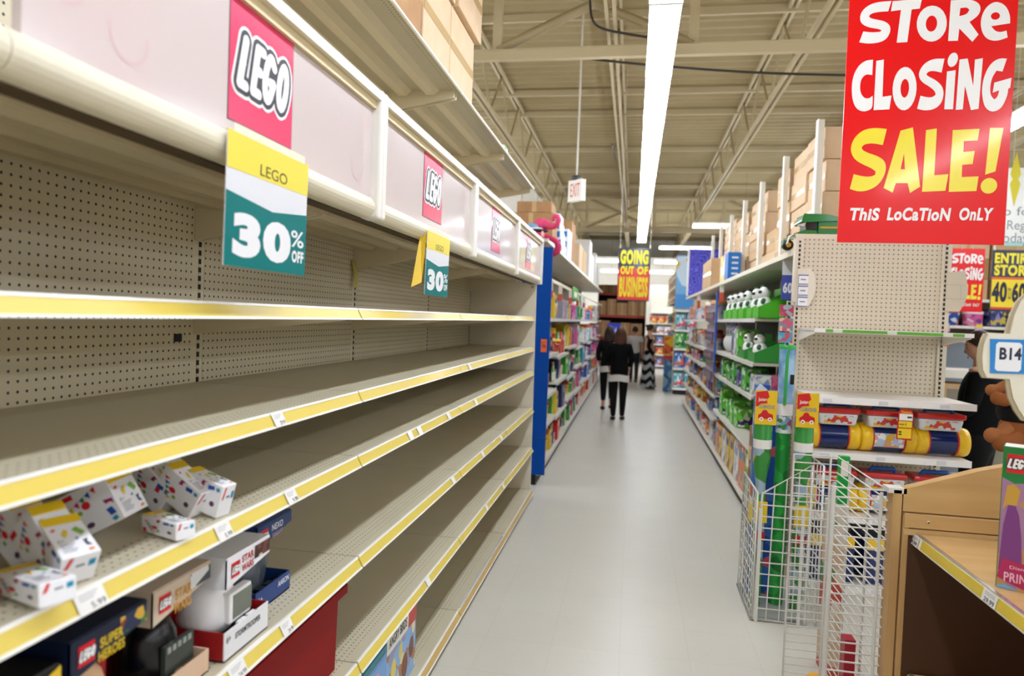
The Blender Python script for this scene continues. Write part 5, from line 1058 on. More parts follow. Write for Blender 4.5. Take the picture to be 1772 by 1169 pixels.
# price strips hanging from the sign rail, and a green topper
for i, y in enumerate((6.85, 7.75, 9.0, 10.2, 11.5)):
    b = MB().m(M('#ddd6c8', .4)); b.box(-.852, y, 1.80, -.81, y+.003, 1.975); b.m(M('#c9584a', .4)); b.box(-.852, y-.001, 1.80, -.81, y, 1.88); tag(b.build('price_flag', None, 0, (-.83, y, 1.8)), f'narrow price flag hanging past the blue panel, {ORD[i]} along', 'sign', 'price flags')
b = MB().m(M('#53a83c', .4)); b.box(-.835, 9.3, 1.88, -.825, 10.2, 2.05); b.m(M('#e9ede6', .4)); b.box(-.8245, 9.5, 1.91, -.8235, 10.0, 1.98); tag(b.build('shelf_topper', None, 0, (-.83, 9.7, 1.88)), 'green shelf topper sign half way along the stocked run past the blue panel', 'sign')
t = thing('peeking_plush', 'red and white plush peeking out under the high shelf by the blue panel', 'soft toy', (-.85, 6.62, 2.012)); b = MB().m(M('#c8242c', .7)); b.ell((-.87, 6.66, 2.075), (.06, .06, .055)); b.m(M('#ece8e4', .7)); b.ell((-.845, 6.61, 2.06), (.035, .03, .028)); b.ell((-.86, 6.62, 2.035), (.045, .04, .022)); b.build('stuffed_body', t)
# ------------------------------------------------------------------ beyond the cross aisle
gB = 'shelving at the back'
t = thing('end_display', 'far end display of sky blue packs beyond the cross aisle', 'shelving', (1.05, 15.75, 0), gB)
b = MB().m(CR); b.box(.92, 15.95, 0, 1.75, 16.0, 2.2); b.build('back_panel', t)
b = MB().m(M('#4f93d2', .4)); b.box(.90, 15.72, 1.93, 1.30, 15.76, 3.12); b.m(art('#7db4df', '#cfe3f0', '#4fae55', 2.2, '#e0bb3c')); b.box(.905, 15.718, 2.25, 1.295, 15.72, 3.10); b.build('printed_poster', t)
b = MB().m(BLACK); b.box(.94, 15.70, 0, 1.75, 15.95, .13); b.build('kick_base', t)
zs = (.15, .60, 1.04, 1.46, 1.90)
for i, z in enumerate(zs):
    b = MB().m(WHITE); b.box(.92, 15.68, z-.045, 1.6, 15.95, z); b.build('shelf', t)
for i, z in enumerate(zs[:4]):
    for j in range(2):
        put('box', ('teal', 'blue', 'green', 'teal')[i], 1.05+.24*j, 15.82, z+.002, .2, .22, .34, f'pack on the far end display, {ORD[i]} shelf from the floor, {"aisle side" if j == 0 else "inner side"}', 'packs on the far end display')
for i in range(4):
    run_bay('stocked_bay', f'stocked shelving bay beyond the cross aisle on the carton side, {ORD[i]} along', gB, .98, 1.42, 16.05+1.3*i, 17.35+1.3*i, (.12, .5, .85, 1.2, 1.6), 2.12, M('#8a8270', .6))
    for z, nm in zip((.12, .5, .85, 1.2, 1.6), ('bottom', 'fourth', 'third', 'second', 'top')):
        fill(.98, 1, 16.1+1.3*i, 17.3+1.3*i, z, .3, ['box', 'bucket'], ['blue', 'red', 'teal', 'green', 'yellow', 'grey', 'navy'], f'on the {nm} shelf, {ORD[i]} bay beyond the cross aisle', 'goods beyond the cross aisle', (.3, .42))
    for r in range(3): carton(1.0, 16.1+1.3*i, 2.124+.26*r, 1.4, 17.25+1.3*i, 2.375+.26*r, f'carton above the bays beyond the cross aisle, {ORD[i]} stack, {ORD[r]} from its shelf', 'cartons beyond the cross aisle', (i+r) % 2, '-x')
b = MB().m(M('#e3b51f', .4)); b.box(.72, 16.2, .85, .96, 16.25, 1.30); b.m(art('#e3b51f', '#d9622a', '#efe6d2', 7, '#b5301f')); b.box(.73, 16.198, .88, .95, 16.2, 1.27); b.m(M('#c23a4a', .4)); b.box(.72, 16.2, .74, .96, 16.3, .84); b.m(art('#3f6fa0', '#7fa5b5', '#2f5a80', 9)); b.box(.74, 16.21, .0, .95, 16.3, .74)
tag(b.build('floor_display', None, 0, (.84, 16.2, 0)), 'yellow topped floor display stand beside the far end display', 'display')
# stock rack against the back wall
t = thing('stock_rack', 'tall dark stock rack of brown cartons closing the end of the aisle', 'rack', (-.4, 27.6, 0))
for x in (-1.5, .52):
    b = MB().m(M('#26305a', .5)); b.box(x-.05, 27.4, 0, x+.05, 28.3, 3.6); b.build('upright_frame', t)
for z in (.9, 1.78, 2.66, 3.5):
    b = MB().m(M('#a03523', .5)); b.box(-1.5, 27.4, z-.05, .52, 27.46, z+.05); b.build('cross_beam', t)
    b = MB().m(M('#6b5640', .6)); b.box(-1.5, 27.46, z+.0, .52, 28.3, z+.03); b.build('deck_board', t)
b = MB().m(M('#2a221c', .7)); b.box(-1.5, 28.32, 0, .52, 28.35, 3.6); b.build('back_panel', t)
q = 0
for z, zn in ((.0, 'floor level'), (.932, 'first beam'), (1.812, 'second beam'), (2.692, 'third beam')):
    x = -1.42
    while x < .2:
        w = rnd.uniform(.34, .5); h = rnd.uniform(.45, .72)
        carton(x, 27.52, z+.002, min(x+w, .45), 28.1, z+h, f'brown carton in the back stock rack, {zn}, {ORD[q % 5]} across', 'cartons in the back stock rack', 2, 'y'); x += w+.02; q += 1
    q = 0
b = MB().m(M('#1e2f9a', .45)); b.box(-.95, 25.9, 1.05, -.45, 25.95, 1.5); b.box(-.75, 25.91, 0, -.65, 25.94, 1.05); b.m(M('#8f9ad9')); b.shape([[(-.8, 1.15), (-.75, 1.4), (-.7, 1.2), (-.62, 1.38), (-.6, 1.15)]], (0, 25.898, 0), UX, UZ); tag(b.build('blue_sign', None, 0, (-.7, 25.92, 1.05)), 'small blue sign in front of the dark back stock rack', 'sign')
# pale shelving to the side of it
t = thing('end_display', 'pale shelving with red and blue goods beside the dark stock rack', 'shelving', (1.1, 24.2, 0), gB)
b = MB().m(M('#d9d2c2', .5)); b.box(.56, 24.4, 0, 1.9, 24.45, 2.9); b.build('back_panel', t)
zz = (.12, .5, .86, 1.22, 1.58, 1.95)
for z in zz:
    b = MB().m(WHITE); b.box(.56, 24.05, z-.04, 1.7, 24.4, z); b.build('shelf', t)
for i, z in enumerate(zz[:5]):
    for j in range(4): put('box', rnd.choice(['red', 'blue', 'white', 'red', 'brown']), .68+.25*j, 24.22, z+.002, .22, .22, .24, f'pack on the pale shelving by the stock rack, {ORD[i]} shelf up, {ORD[j]} across', 'packs on the pale back shelving')
b = MB().m(M('#e8e3d6', .6)); b.box(.45, 26.0, 0, 6, 26.1, 4.0); b.box(-16, 26.0, 0, -1.35, 26.1, 4.0); b.box(-1.35, 26.0, 2.95, .45, 26.1, 4.0); b.box(-3.2, 26.1, 3.35, 2.2, 30.8, 3.4); b.box(-3.2, 26.1, 0, -3.15, 30.8, 3.35); b.box(2.15, 26.1, 0, 2.2, 30.8, 3.35); struct(b.build('wall_partition'))
b = MB().m(PURP); b.box(1.05, 22.0, 2.3, 1.45, 22.05, 2.95); b.m(CR); b.box(1.2, 22.01, 0, 1.3, 22.04, 2.3); tag(b.build('printed_panel', None, 0, (1.3, 22.0, 2.3)), 'small purple panel far down the aisle behind the going out of business sign', 'panel')
# ------------------------------------------------------------------ next aisle seen past the end display
b = MB().m(M('#7d8894', .7)); b.box(3.3, 8.6, .0, 4.7, 8.66, 1.50); b.m(M('#c9c5b8', .5)); b.box(3.3, 8.58, 1.50, 4.7, 8.68, 1.53); tag(b.build('partition_screen', None, 0, (3.8, 8.6, 0)), 'blue grey fabric screen behind the woman in black', 'screen')
t = thing('low_shelf', 'pale low counter with a cardboard box below, beside the grey screen', 'counter', (3.3, 7.6, 0)); b = MB().m(M('#e2ddd5', .5)); b.box(2.75, 7.4, 1.16, 3.7, 7.9, 1.24); b.build('counter_top', t)
b = MB().m(M('#d9d4c8', .5)); b.box(2.76, 7.45, 0, 2.8, 7.88, 1.16); b.box(3.65, 7.45, 0, 3.69, 7.88, 1.16); b.box(2.76, 7.45, .84, 3.69, 7.88, .87); b.build('counter_leg', t)
t = carton(2.82, 7.44, .872, 3.35, 7.85, 1.10, 'cardboard box with a grey print under the pale counter', None, 1, 'y')
b = MB().m(M('#8d8579', .6)); b.box(3.1, 7.437, .93, 3.28, 7.4385, 1.05); b.build('printed_mark', t)
t = thing('back_shelving', 'far shelving with boxed goods behind the small red sign', 'shelving', (5.2, 11.2, 0))
b = MB().m(M('#8a7f6a', .6)); b.box(3.9, 11.7, 0, 7.4, 11.75, 3.3); b.build('back_panel', t)
for z in (.3, .8, 1.3, 1.72, 2.12):
    b = MB().m(EW); b.box(3.9, 11.2, z-.04, 7.4, 11.7, z); b.build('shelf', t)
for i, (z, hm, cl) in enumerate(((1.30, .3, ['pink', 'grey', 'navy', 'white']), (1.72, .28, ['white', 'pink', 'brown', 'navy', 'blue']), (.8, .36, ['pink', 'white', 'blue']))):
    x = 3.95; j = 0
    while x < 6.6:
        w = rnd.uniform(.2, .4); c = rnd.choice(cl); r = put(rnd.choice(['box', 'box', 'bucket']), c, x+w/2, 11.4, z+.002, .24, w*.95, hm*rnd.uniform(.7, 1), f'{c} package on the far shelving behind the small red sign, {["middle", "upper", "lower"][i]} shelf, {ORD[j]} across', 'packages on the far shelving'); x += w+.03; j += 1
for j in range(5):
    for r in range(4 - (j % 2)):
        carton(3.95+.62*j, 11.22, 2.122+.30*r, 4.53+.62*j, 11.68, 2.415+.30*r, f'carton high on the far shelving behind the small red sign, {ORD[j]} stack, {ORD[r]} up', 'cartons on the far shelving', (j+r) % 3, 'y')
for i, x in enumerate((4.55, 5.0, 5.5)):
    b = MB().m(M('#d9b9d2', .4)); b.box(x, 11.19, 1.62, x+.11, 11.195, 1.72); b.m(M('#e6d24a', .4)); b.box(x+.01, 11.188, 1.70, x+.10, 11.19, 1.75); tag(b.build('price_flag', None, 0, (x, 11.19, 1.62)), f'pink and yellow shelf flag on the far shelving, {ORD[i]} across', 'sign', 'price flags')
b = MB().m(M('#e3a5b5', .6)); b.ell((3.62, 7.65, 1.33), (.07, .07, .09)); tag(b.build('pink_bundle', None, 0, (3.62, 7.65, 1.24)), 'round pale pink bundle on the pale counter by the woman', 'toy')

# ------------------------------------------------------------------ hanging signs
def chaikin(pts, it=2, keep=.62):
    for _ in range(it):
        n = len(pts); out = []
        for i, p in enumerate(pts):
            a, c = pts[i-1], pts[(i+1) % n]
            v1 = (p[0]-a[0], p[1]-a[1]); v2 = (c[0]-p[0], c[1]-p[1]); l1 = math.hypot(*v1); l2 = math.hypot(*v2)
            if l1 < 1e-9 or l2 < 1e-9: continue
            ang = abs(math.atan2(v1[0]*v2[1]-v1[1]*v2[0], v1[0]*v2[0]+v1[1]*v2[1]))
            if ang > keep*1.6: out.append(p)
            else: out += [(p[0]-v1[0]*.25, p[1]-v1[1]*.25), (p[0]+v2[0]*.25, p[1]+v2[1]*.25)]
        pts = out
    return pts
def oval(cx, cy, a, b_, tilt=0, n=22): return [(cx+a*math.cos(2*PI*i/n)*math.cos(tilt)-b_*math.sin(2*PI*i/n)*math.sin(tilt), cy+a*math.cos(2*PI*i/n)*math.sin(tilt)+b_*math.sin(2*PI*i/n)*math.cos(tilt)) for i in range(n)]
# outlines drawn on a grid that spans the board: x to the side, y downwards
STORE = [[chaikin([(545, 10), (420, 18), (330, 50), (270, 105), (252, 170), (270, 220), (330, 252), (420, 266), (452, 278), (445, 292), (410, 297), (350, 298), (285, 290), (248, 390), (330, 403), (420, 395), (485, 370), (525, 320), (538, 265), (522, 222), (470, 192), (400, 180), (350, 168), (338, 150), (355, 128), (410, 112), (515, 105)])],
    [[(555, 12), (825, -10), (805, 80), (730, 88), (690, 388), (592, 393), (632, 92), (540, 105)]],
    [oval(915, 218, 138, 166, .12), oval(912, 218, 52, 74, .12)],
    [chaikin([(1090, 5), (1250, -5), (1330, 15), (1368, 65), (1350, 140), (1262, 203), (1345, 318), (1288, 385), (1168, 262), (1155, 375), (1065, 378)]), chaikin([(1178, 75), (1240, 68), (1260, 92), (1238, 132), (1168, 150)])],
    [chaikin([(1635, 215), (1636, 150), (1610, 75), (1560, 28), (1490, 15), (1420, 60), (1375, 140), (1362, 230), (1385, 320), (1440, 370), (1520, 378), (1612, 345), (1602, 282), (1545, 298), (1495, 285), (1462, 242)]), oval(1500, 148, 42, 34, -.2)]]
CLOSING = [[chaikin([(375, 550), (310, 555), (245, 600), (195, 690), (178, 800), (185, 920), (220, 1000), (280, 1028), (340, 1015), (372, 985), (372, 880), (335, 908), (290, 900), (258, 850), (255, 780), (270, 720), (310, 682), (368, 690)])],
    [[(405, 560), (475, 548), (462, 890), (545, 878), (525, 1005), (380, 1013)]],
    [oval(665, 815, 110, 200, .06), oval(667, 812, 39, 86, .06)],
    [chaikin([(1032, 540), (930, 540), (850, 580), (800, 650), (795, 710), (830, 760), (900, 800), (945, 840), (950, 872), (920, 895), (870, 895), (812, 880), (780, 1000), (850, 1018), (940, 1005), (1005, 950), (1027, 860), (1010, 790), (950, 735), (885, 705), (865, 685), (880, 660), (930, 650), (1005, 668)])],
    [[(1055, 658), (1135, 645), (1110, 1005), (1030, 1005)]], [oval(1108, 550, 44, 68, .35)],
    [[(1170, 548), (1245, 538), (1295, 790), (1312, 548), (1385, 535), (1345, 1000), (1275, 1013), (1220, 790), (1200, 1005), (1135, 1010)]],
    [chaikin([(1605, 540), (1530, 535), (1450, 590), (1395, 700), (1372, 830), (1390, 960), (1430, 1015), (1490, 1030), (1560, 990), (1610, 880), (1618, 815), (1635, 808), (1648, 715), (1490, 760), (1475, 852), (1535, 830), (1520, 890), (1490, 915), (1455, 880), (1450, 800), (1470, 710), (1510, 650), (1565, 658)])]]
SALE = [[chaikin([(502, 70), (400, 58), (290, 75), (210, 140), (172, 220), (172, 290), (210, 355), (290, 400), (360, 430), (398, 460), (395, 490), (360, 508), (290, 508), (197, 485), (162, 620), (230, 645), (320, 640), (420, 590), (480, 500), (497, 420), (480, 360), (420, 320), (330, 290), (280, 265), (270, 240), (295, 210), (370, 200), (465, 218)])],
    [[(628, 85), (742, 55), (808, 600), (715, 658), (692, 567), (585, 567), (555, 655), (472, 612)], [(660, 292), (668, 440), (628, 440)]],
    [[(862, 80), (962, 65), (938, 495), (1068, 485), (1040, 638), (825, 647)]],
    [[(1108, 80), (1355, 68), (1335, 175), (1210, 182), (1205, 282), (1310, 272), (1290, 392), (1195, 400), (1190, 512), (1345, 505), (1325, 640), (1070, 648)]],
    [[(1450, 60), (1575, 60), (1500, 460), (1405, 490)]], [oval(1440, 592, 78, 70, -.5)]]
def closing_sign(name, label, Y, grid, ztop, hang=True, sc=1):
    """grid(x, y): the drawing grid's point on the board in world X, Z"""
    c = [grid(188, -90), grid(1765, -90), grid(1580, 2251), grid(45, 2226)]
    t = thing(name, label, 'sign', ((c[2][0]+c[3][0])/2, Y, c[3][1]), 'red store closing signs')
    b = MB().m(M('#ea1016', .2, spec=.35, coat=.22)); x0 = min(p[0] for p in c[2:]+c[:2]); x1 = max(p[0] for p in c)
    z0 = c[3][1]; b.box(c[3][0], Y, z0, c[2][0], Y+.004, ztop); b.build('board', t)
    o = (0, Y-.0012, 0)
    for nm, shapes, mt, dy in (('store_lettering', STORE, '#f6f4f4', 0), ('closing_lettering', CLOSING, '#f6f4f4', 0), ('sale_lettering', SALE, '#f7e23c', 1115.7)):
        b = MB().m(M(mt, .2, coat=.5))
        for loops in shapes: b.shape([[grid(x, y+dy) for x, y in lp] for lp in loops], o, UX, UZ)
        b.build(nm, t)
    for tx, xa, xb in (('ThiS', 160, 440), ('LoCaTioN', 500, 1095), ('OnLY', 1165, 1485)):
        (ax, az), (bx, bz) = grid(xa, 910+1115.7), grid(xb, 795+1115.7); MB().m(M('#f1efef', .3)).text(tx, o, UX, UZ, ax, bx, az, bz, .04, .15).build('location_lettering', t)
    for x in (c[3][0]+.08*sc, c[2][0]-.08*sc):
        b = MB().m(M('#d9d4c6', .4)); b.tube([(x, Y+.002, ztop-.01), (x, Y+.002, 5.2)], .002*sc, 5); b.build('hanging_cord', t)
    return t
YR = 3.2
def g_main(x, y): p = ry(1440+x/5.313, y/5.313, YR); return p.x, p.z
zt_ = ry(1475, -90, YR).z
closing_sign('closing_sign', 'large red hanging sign reading store closing sale this location only', YR, g_main, zt_)
(ax_, az_), (bx_, bz_) = g_main(45, 2226), g_main(1580, -480)
p0_ = ry(1638, 538, 8.2); p1_ = ry(1705, 430, 8.2); p1_.x = ry(1699, 538, 8.2).x
def g_small(x, y):
    gx, gz = g_main(x, y); return p0_.x+(gx-ax_)/(bx_-ax_ if 0 else g_main(1580, 2226)[0]-ax_)*(p1_.x-p0_.x), p0_.z+(gz-az_)/(g_main(188, -170)[1]-az_)*(p1_.z-p0_.z)
closing_sign('closing_sign', 'small far red sign reading store closing sale, behind the blank cream marker', 8.2, g_small, p1_.z, sc=1.5)
def block_sign(name, label, Y, x0, x1, z0, z1, bands, lines, cords=True):
    t = thing(name, label, 'sign', ((x0+x1)/2, Y, z0)); W, Hh = x1-x0, z1-z0
    b = MB().m(M('#2b3044', .25, coat=.4)); b.box(x0, Y, z0, x1, Y+.006, z1); b.build('board', t)
    b = MB()
    for a0, a1, c in bands: b.m(M(c, .22, coat=.5)); b.box(x0+W*.015, Y-.001, z0+Hh*a0, x1-W*.015, Y, z0+Hh*a1)
    b.build('colour_field', t)
    b = MB()
    for s, a0, a1, c0, c1, col, bd in lines: b.m(M(col, .25)).text(s, (x0, Y-.002, z0), UX, UZ, W*a0, W*a1, Hh*c0, Hh*c1, bd)
    b.build('sign_lettering', t)
    for x in (x0+W*.04, x1-W*.02):
        b = MB().m(M('#d9d4c6', .4)); b.tube([(x, Y+.003, z1-.005), (x, Y+.003, z1+.04)], .012, 6); b.tube([(x, Y+.003, z1), (x, Y+.003, 5.2)], .003, 5); b.build('hanging_cord', t)
    return t
block_sign('business_sign', 'yellow, black and red hanging sign reading going out of business over the aisle', 10, -.250, .205, 1.895, 2.655, [(.02, .62, '#e8331f'), (.62, .98, '#2b3044')],
   [('GOING', .06, .94, .69, .965, '#f6ee2c', .06), ('OUT', .08, .50, .50, .66, '#f6ee2c', .06), ('OF', .60, .94, .50, .66, '#f6ee2c', .06), ('BUSINESS', .06, .95, .07, .46, '#f9e62a', .05)])
e0, e1 = ry(1712, 538, 8.6), ry(1790, 433, 8.6)
block_sign('sale_sign', 'yellow and black hanging sign reading entire store 40 to 60 percent', 8.6, e0.x, e1.x, e0.z, e1.z, [(.07, .52, '#f5df25'), (.035, .07, '#e0442a'), (.52, .56, '#e0682a')],
   [('ENTIRE', .06, .97, .78, .95, '#f0e338', .05), ('STORE', .06, .97, .58, .76, '#f0e338', .05), ('40', .03, .40, .15, .48, '#23233a', .05), ('to', .42, .50, .2, .42, '#23233a', .0), ('60', .52, .85, .15, .48, '#23233a', .05), ('%', .86, .97, .25, .48, '#23233a', .02)])
# pale registry poster
a, c = ry(1738, 425, 9.4), ry(1830, 290, 9.4)
t = thing('registry_poster', 'pale green edged hanging poster with grey script behind the large red sign', 'sign', (a.x+.2, 9.4, a.z)); b = MB().m(M('#eef0ec', .3)); b.box(a.x, 9.4, a.z, c.x, 9.405, c.z); b.m(M('#a5d9cf', .4)); b.box(a.x, 9.398, a.z, c.x, 9.4, a.z+.05); b.build('board', t)
b = MB().m(M('#8d9198', .5))
for s, px0, px1, py0, py1 in (('up for', 1722, 1795, 377, 358), ('Registry', 1742, 1815, 402, 382), ('today!', 1726, 1785, 425, 403)):
    q0, q1 = ry(px0, py0, 9.4), ry(px1, py1, 9.4); b.text(s, (0, 9.3975, 0), UX, UZ, q0.x, q1.x, q0.z, q1.z, 0)
b.build('poster_lettering', t)
q = ry(1757, 310, 9.4); b = MB().m(M('#d8c93a', .4)); b.shape([[(q.x+.14*(1 if k % 2 else .38)*math.sin(k*PI/4)*.6, q.z+.34*(1 if k % 4 == 0 else .25)*math.cos(k*PI/4)) for k in range(8)]], (0, 9.3975, 0), UX, UZ); b.build('star_print', t)
for x in (a.x+.05, c.x-.05):
    b = MB().m(M('#d9d4c6', .4)); b.tube([(x, 9.403, c.z), (x, 9.403, 5.2)], .003, 5); b.build('hanging_cord', t)
# exit sign on its rod
t = thing('exit_sign', 'white hanging box sign reading EXIT in red on a long white rod', 'sign', (-.72, 8.0, 3.0)); ye = 8.0
A = [ry(984, 308, ye), ry(1009, 316, ye), ry(1008, 350, ye), ry(984, 342, ye)]
xa, xb2 = -.815, -.635; zA, zB = 2.975, 3.215
dirv = Vector((xb2-xa, -.16, 0)).normalized(); nv = Vector((-dirv.y, dirv.x, 0)); o = Vector((xa, ye+.05, zA)); Lw = .22; 
b = MB().m(M('#e9e6de', .4, emit=.15)); pts = [o, o+dirv*Lw, o+dirv*Lw+UZ*(zB-zA), o+UZ*(zB-zA)]; b.prism(pts, nv*.06); b.build('sign_box', t, .006)
b = MB().m(M('#e8664a', .5)); b.text('EXIT', o-nv*.0015, dirv, UZ, Lw*.16, Lw*.86, .05, .20, .0); b.build('exit_lettering', t)
cc = o+dirv*Lw*.45+nv*.03; b = MB().m(M('#55575c', .4, .4)); b.lathe([(.05, 0), (.06, .02), (.06, .045), (.02, .06)], cc+UZ*(zB-zA), UZ, 16); b.build('canopy_mount', t)
b = MB().m(M('#e6e3da', .4)); b.tube([cc+UZ*(zB-zA+.05), Vector((cc.x, cc.y, 5.2))], .011, 8); b.build('hanging_rod', t)
# black cables slung under the roof
def cable(pts, label, r=.012):
    P = [Vector(p) for p in pts]; out = []
    for i in range(len(P)-1):
        p0, p1, p2, p3 = P[max(i-1, 0)], P[i], P[i+1], P[min(i+2, len(P)-1)]
        for k in range(8):
            s = k/8; out.append(.5*((2*p1)+(p2-p0)*s+(2*p0-5*p1+4*p2-p3)*s*s+(3*p1-p0-3*p2+p3)*s**3))
    b = MB().m(M('#33302b', .5)); b.tube(out+[P[-1]], r, 6); tag(b.build('power_cable', None, 0, P[0]), label, 'cable', 'black cables under the roof')
yc = 6.87
cable([ry(960, 93, yc), ry(1040, 104, yc), ry(1120, 112, yc), ry(1220, 120, yc), ry(1320, 126, yc), ry(1470, 130, yc), ry(1600, 128, yc)], 'black cable drooping just below the wide girder')
cable([ry(1021, 0, 6.6), ry(1024, 30, 6.6), ry(1034, 45, 6.6), ry(1060, 54, 6.6), ry(1118, 64, 6.6), ry(1160, 70, 6.6)], 'black cable curling down in front of the wide girder to the light line')
ys_, ye_ = rx(1060, 250, -.31).y, rx(1108, 312, .03).y
cable([ry(px, py, ys_+(ye_-ys_)*k/4) for k, (px, py) in enumerate(((1060, 250), (1062, 268), (1072, 285), (1086, 298), (1108, 312)))], 'short curved black cable dropping to the light line beyond the exit sign')
# ------------------------------------------------------------------ people
def skin(name, verts, edges, parent, mat, sub=2, matfn=None, root=0):
    """continuous body grown from a jointed skeleton: verts = [(position, radius or (rx, ry))]"""
    me = bpy.data.meshes.new(name); bm = bmesh.new(); ly = bm.verts.layers.skin.verify()
    bv = []
    for i, (p, r) in enumerate(verts):
        v = bm.verts.new(p); v[ly].radius = (r, r) if isinstance(r, (int, float)) else r; v[ly].use_root = (i == root); bv.append(v)
    for a, b_ in edges: bm.edges.new((bv[a], bv[b_]))
    bm.to_mesh(me); bm.free()
    o = bpy.data.objects.new(name, me); COL.objects.link(o)
    s = o.modifiers.new('skin', 'SKIN'); s.use_smooth_shade = True
    u = o.modifiers.new('sub', 'SUBSURF'); u.levels = sub; u.render_levels = sub
    bpy.context.view_layer.update()
    m2 = bpy.data.meshes.new_from_object(o.evaluated_get(bpy.context.evaluated_depsgraph_get()))
    bpy.data.objects.remove(o); bpy.data.meshes.remove(me)
    m2.materials.clear()
    for mt in (mat if isinstance(mat, list) else [mat]): m2.materials.append(mt)
    for p in m2.polygons:
        p.use_smooth = True
        if matfn: p.material_index = matfn(p.center)
    off = ORI.get(parent.name, Vector()); m2.transform(Matrix.Translation(-off))
    o = bpy.data.objects.new(name, m2); COL.objects.link(o); o.parent = parent; ORI[o.name] = off; return o
SKIN_ = M('#d9a78c', .5); 
class Fig:
    """skeleton in body space: +y is the way the figure faces, x to its right hand, then turned by rot and set at loc"""
    def __init__(s, loc, rot, H): s.loc = Vector(loc); s.R = Matrix.Rotation(rot, 3, 'Z'); s.H = H
    def p(s, x, y, z): return s.loc+s.R @ (Vector((x, y, z))*s.H)
def hand(f, V, E, wi, w, d, up, r=.0052):
    """palm and five separate curled fingers from the wrist joint wi"""
    w, d, up = Vector(w), Vector(d).normalized(), Vector(up).normalized(); side = d.cross(up); n0 = len(V); k = f.H
    V.append((f.p(*(w+d*.035)), (.016*k, .011*k))); E.append((wi, n0))
    V.append((f.p(*(w+d*.055)), (.018*k, .010*k))); E.append((n0, n0+1)); pal = n0+1
    for i, (sx, L) in enumerate(((-.017, .040), (-.006, .046), (.006, .043), (.016, .034))):
        a = len(V); q0 = w+d*.062+side*sx; q1 = q0+d*L*.5-up*.004; q2 = q1+d*L*.38-up*.014
        V += [(f.p(*q0), r*k), (f.p(*q1), r*k*.95), (f.p(*q2), r*k*.8)]; E += [(pal, a), (a, a+1), (a+1, a+2)]
    a = len(V); q0 = w+d*.03-side*.016-up*.004; V += [(f.p(*q0), r*k*1.15), (f.p(*(q0+d*.022-side*.010-up*.006)), r*k), (f.p(*(q0+d*.040-side*.012-up*.012)), r*k*.85)]; E += [(n0, a), (a, a+1), (a+1, a+2)]
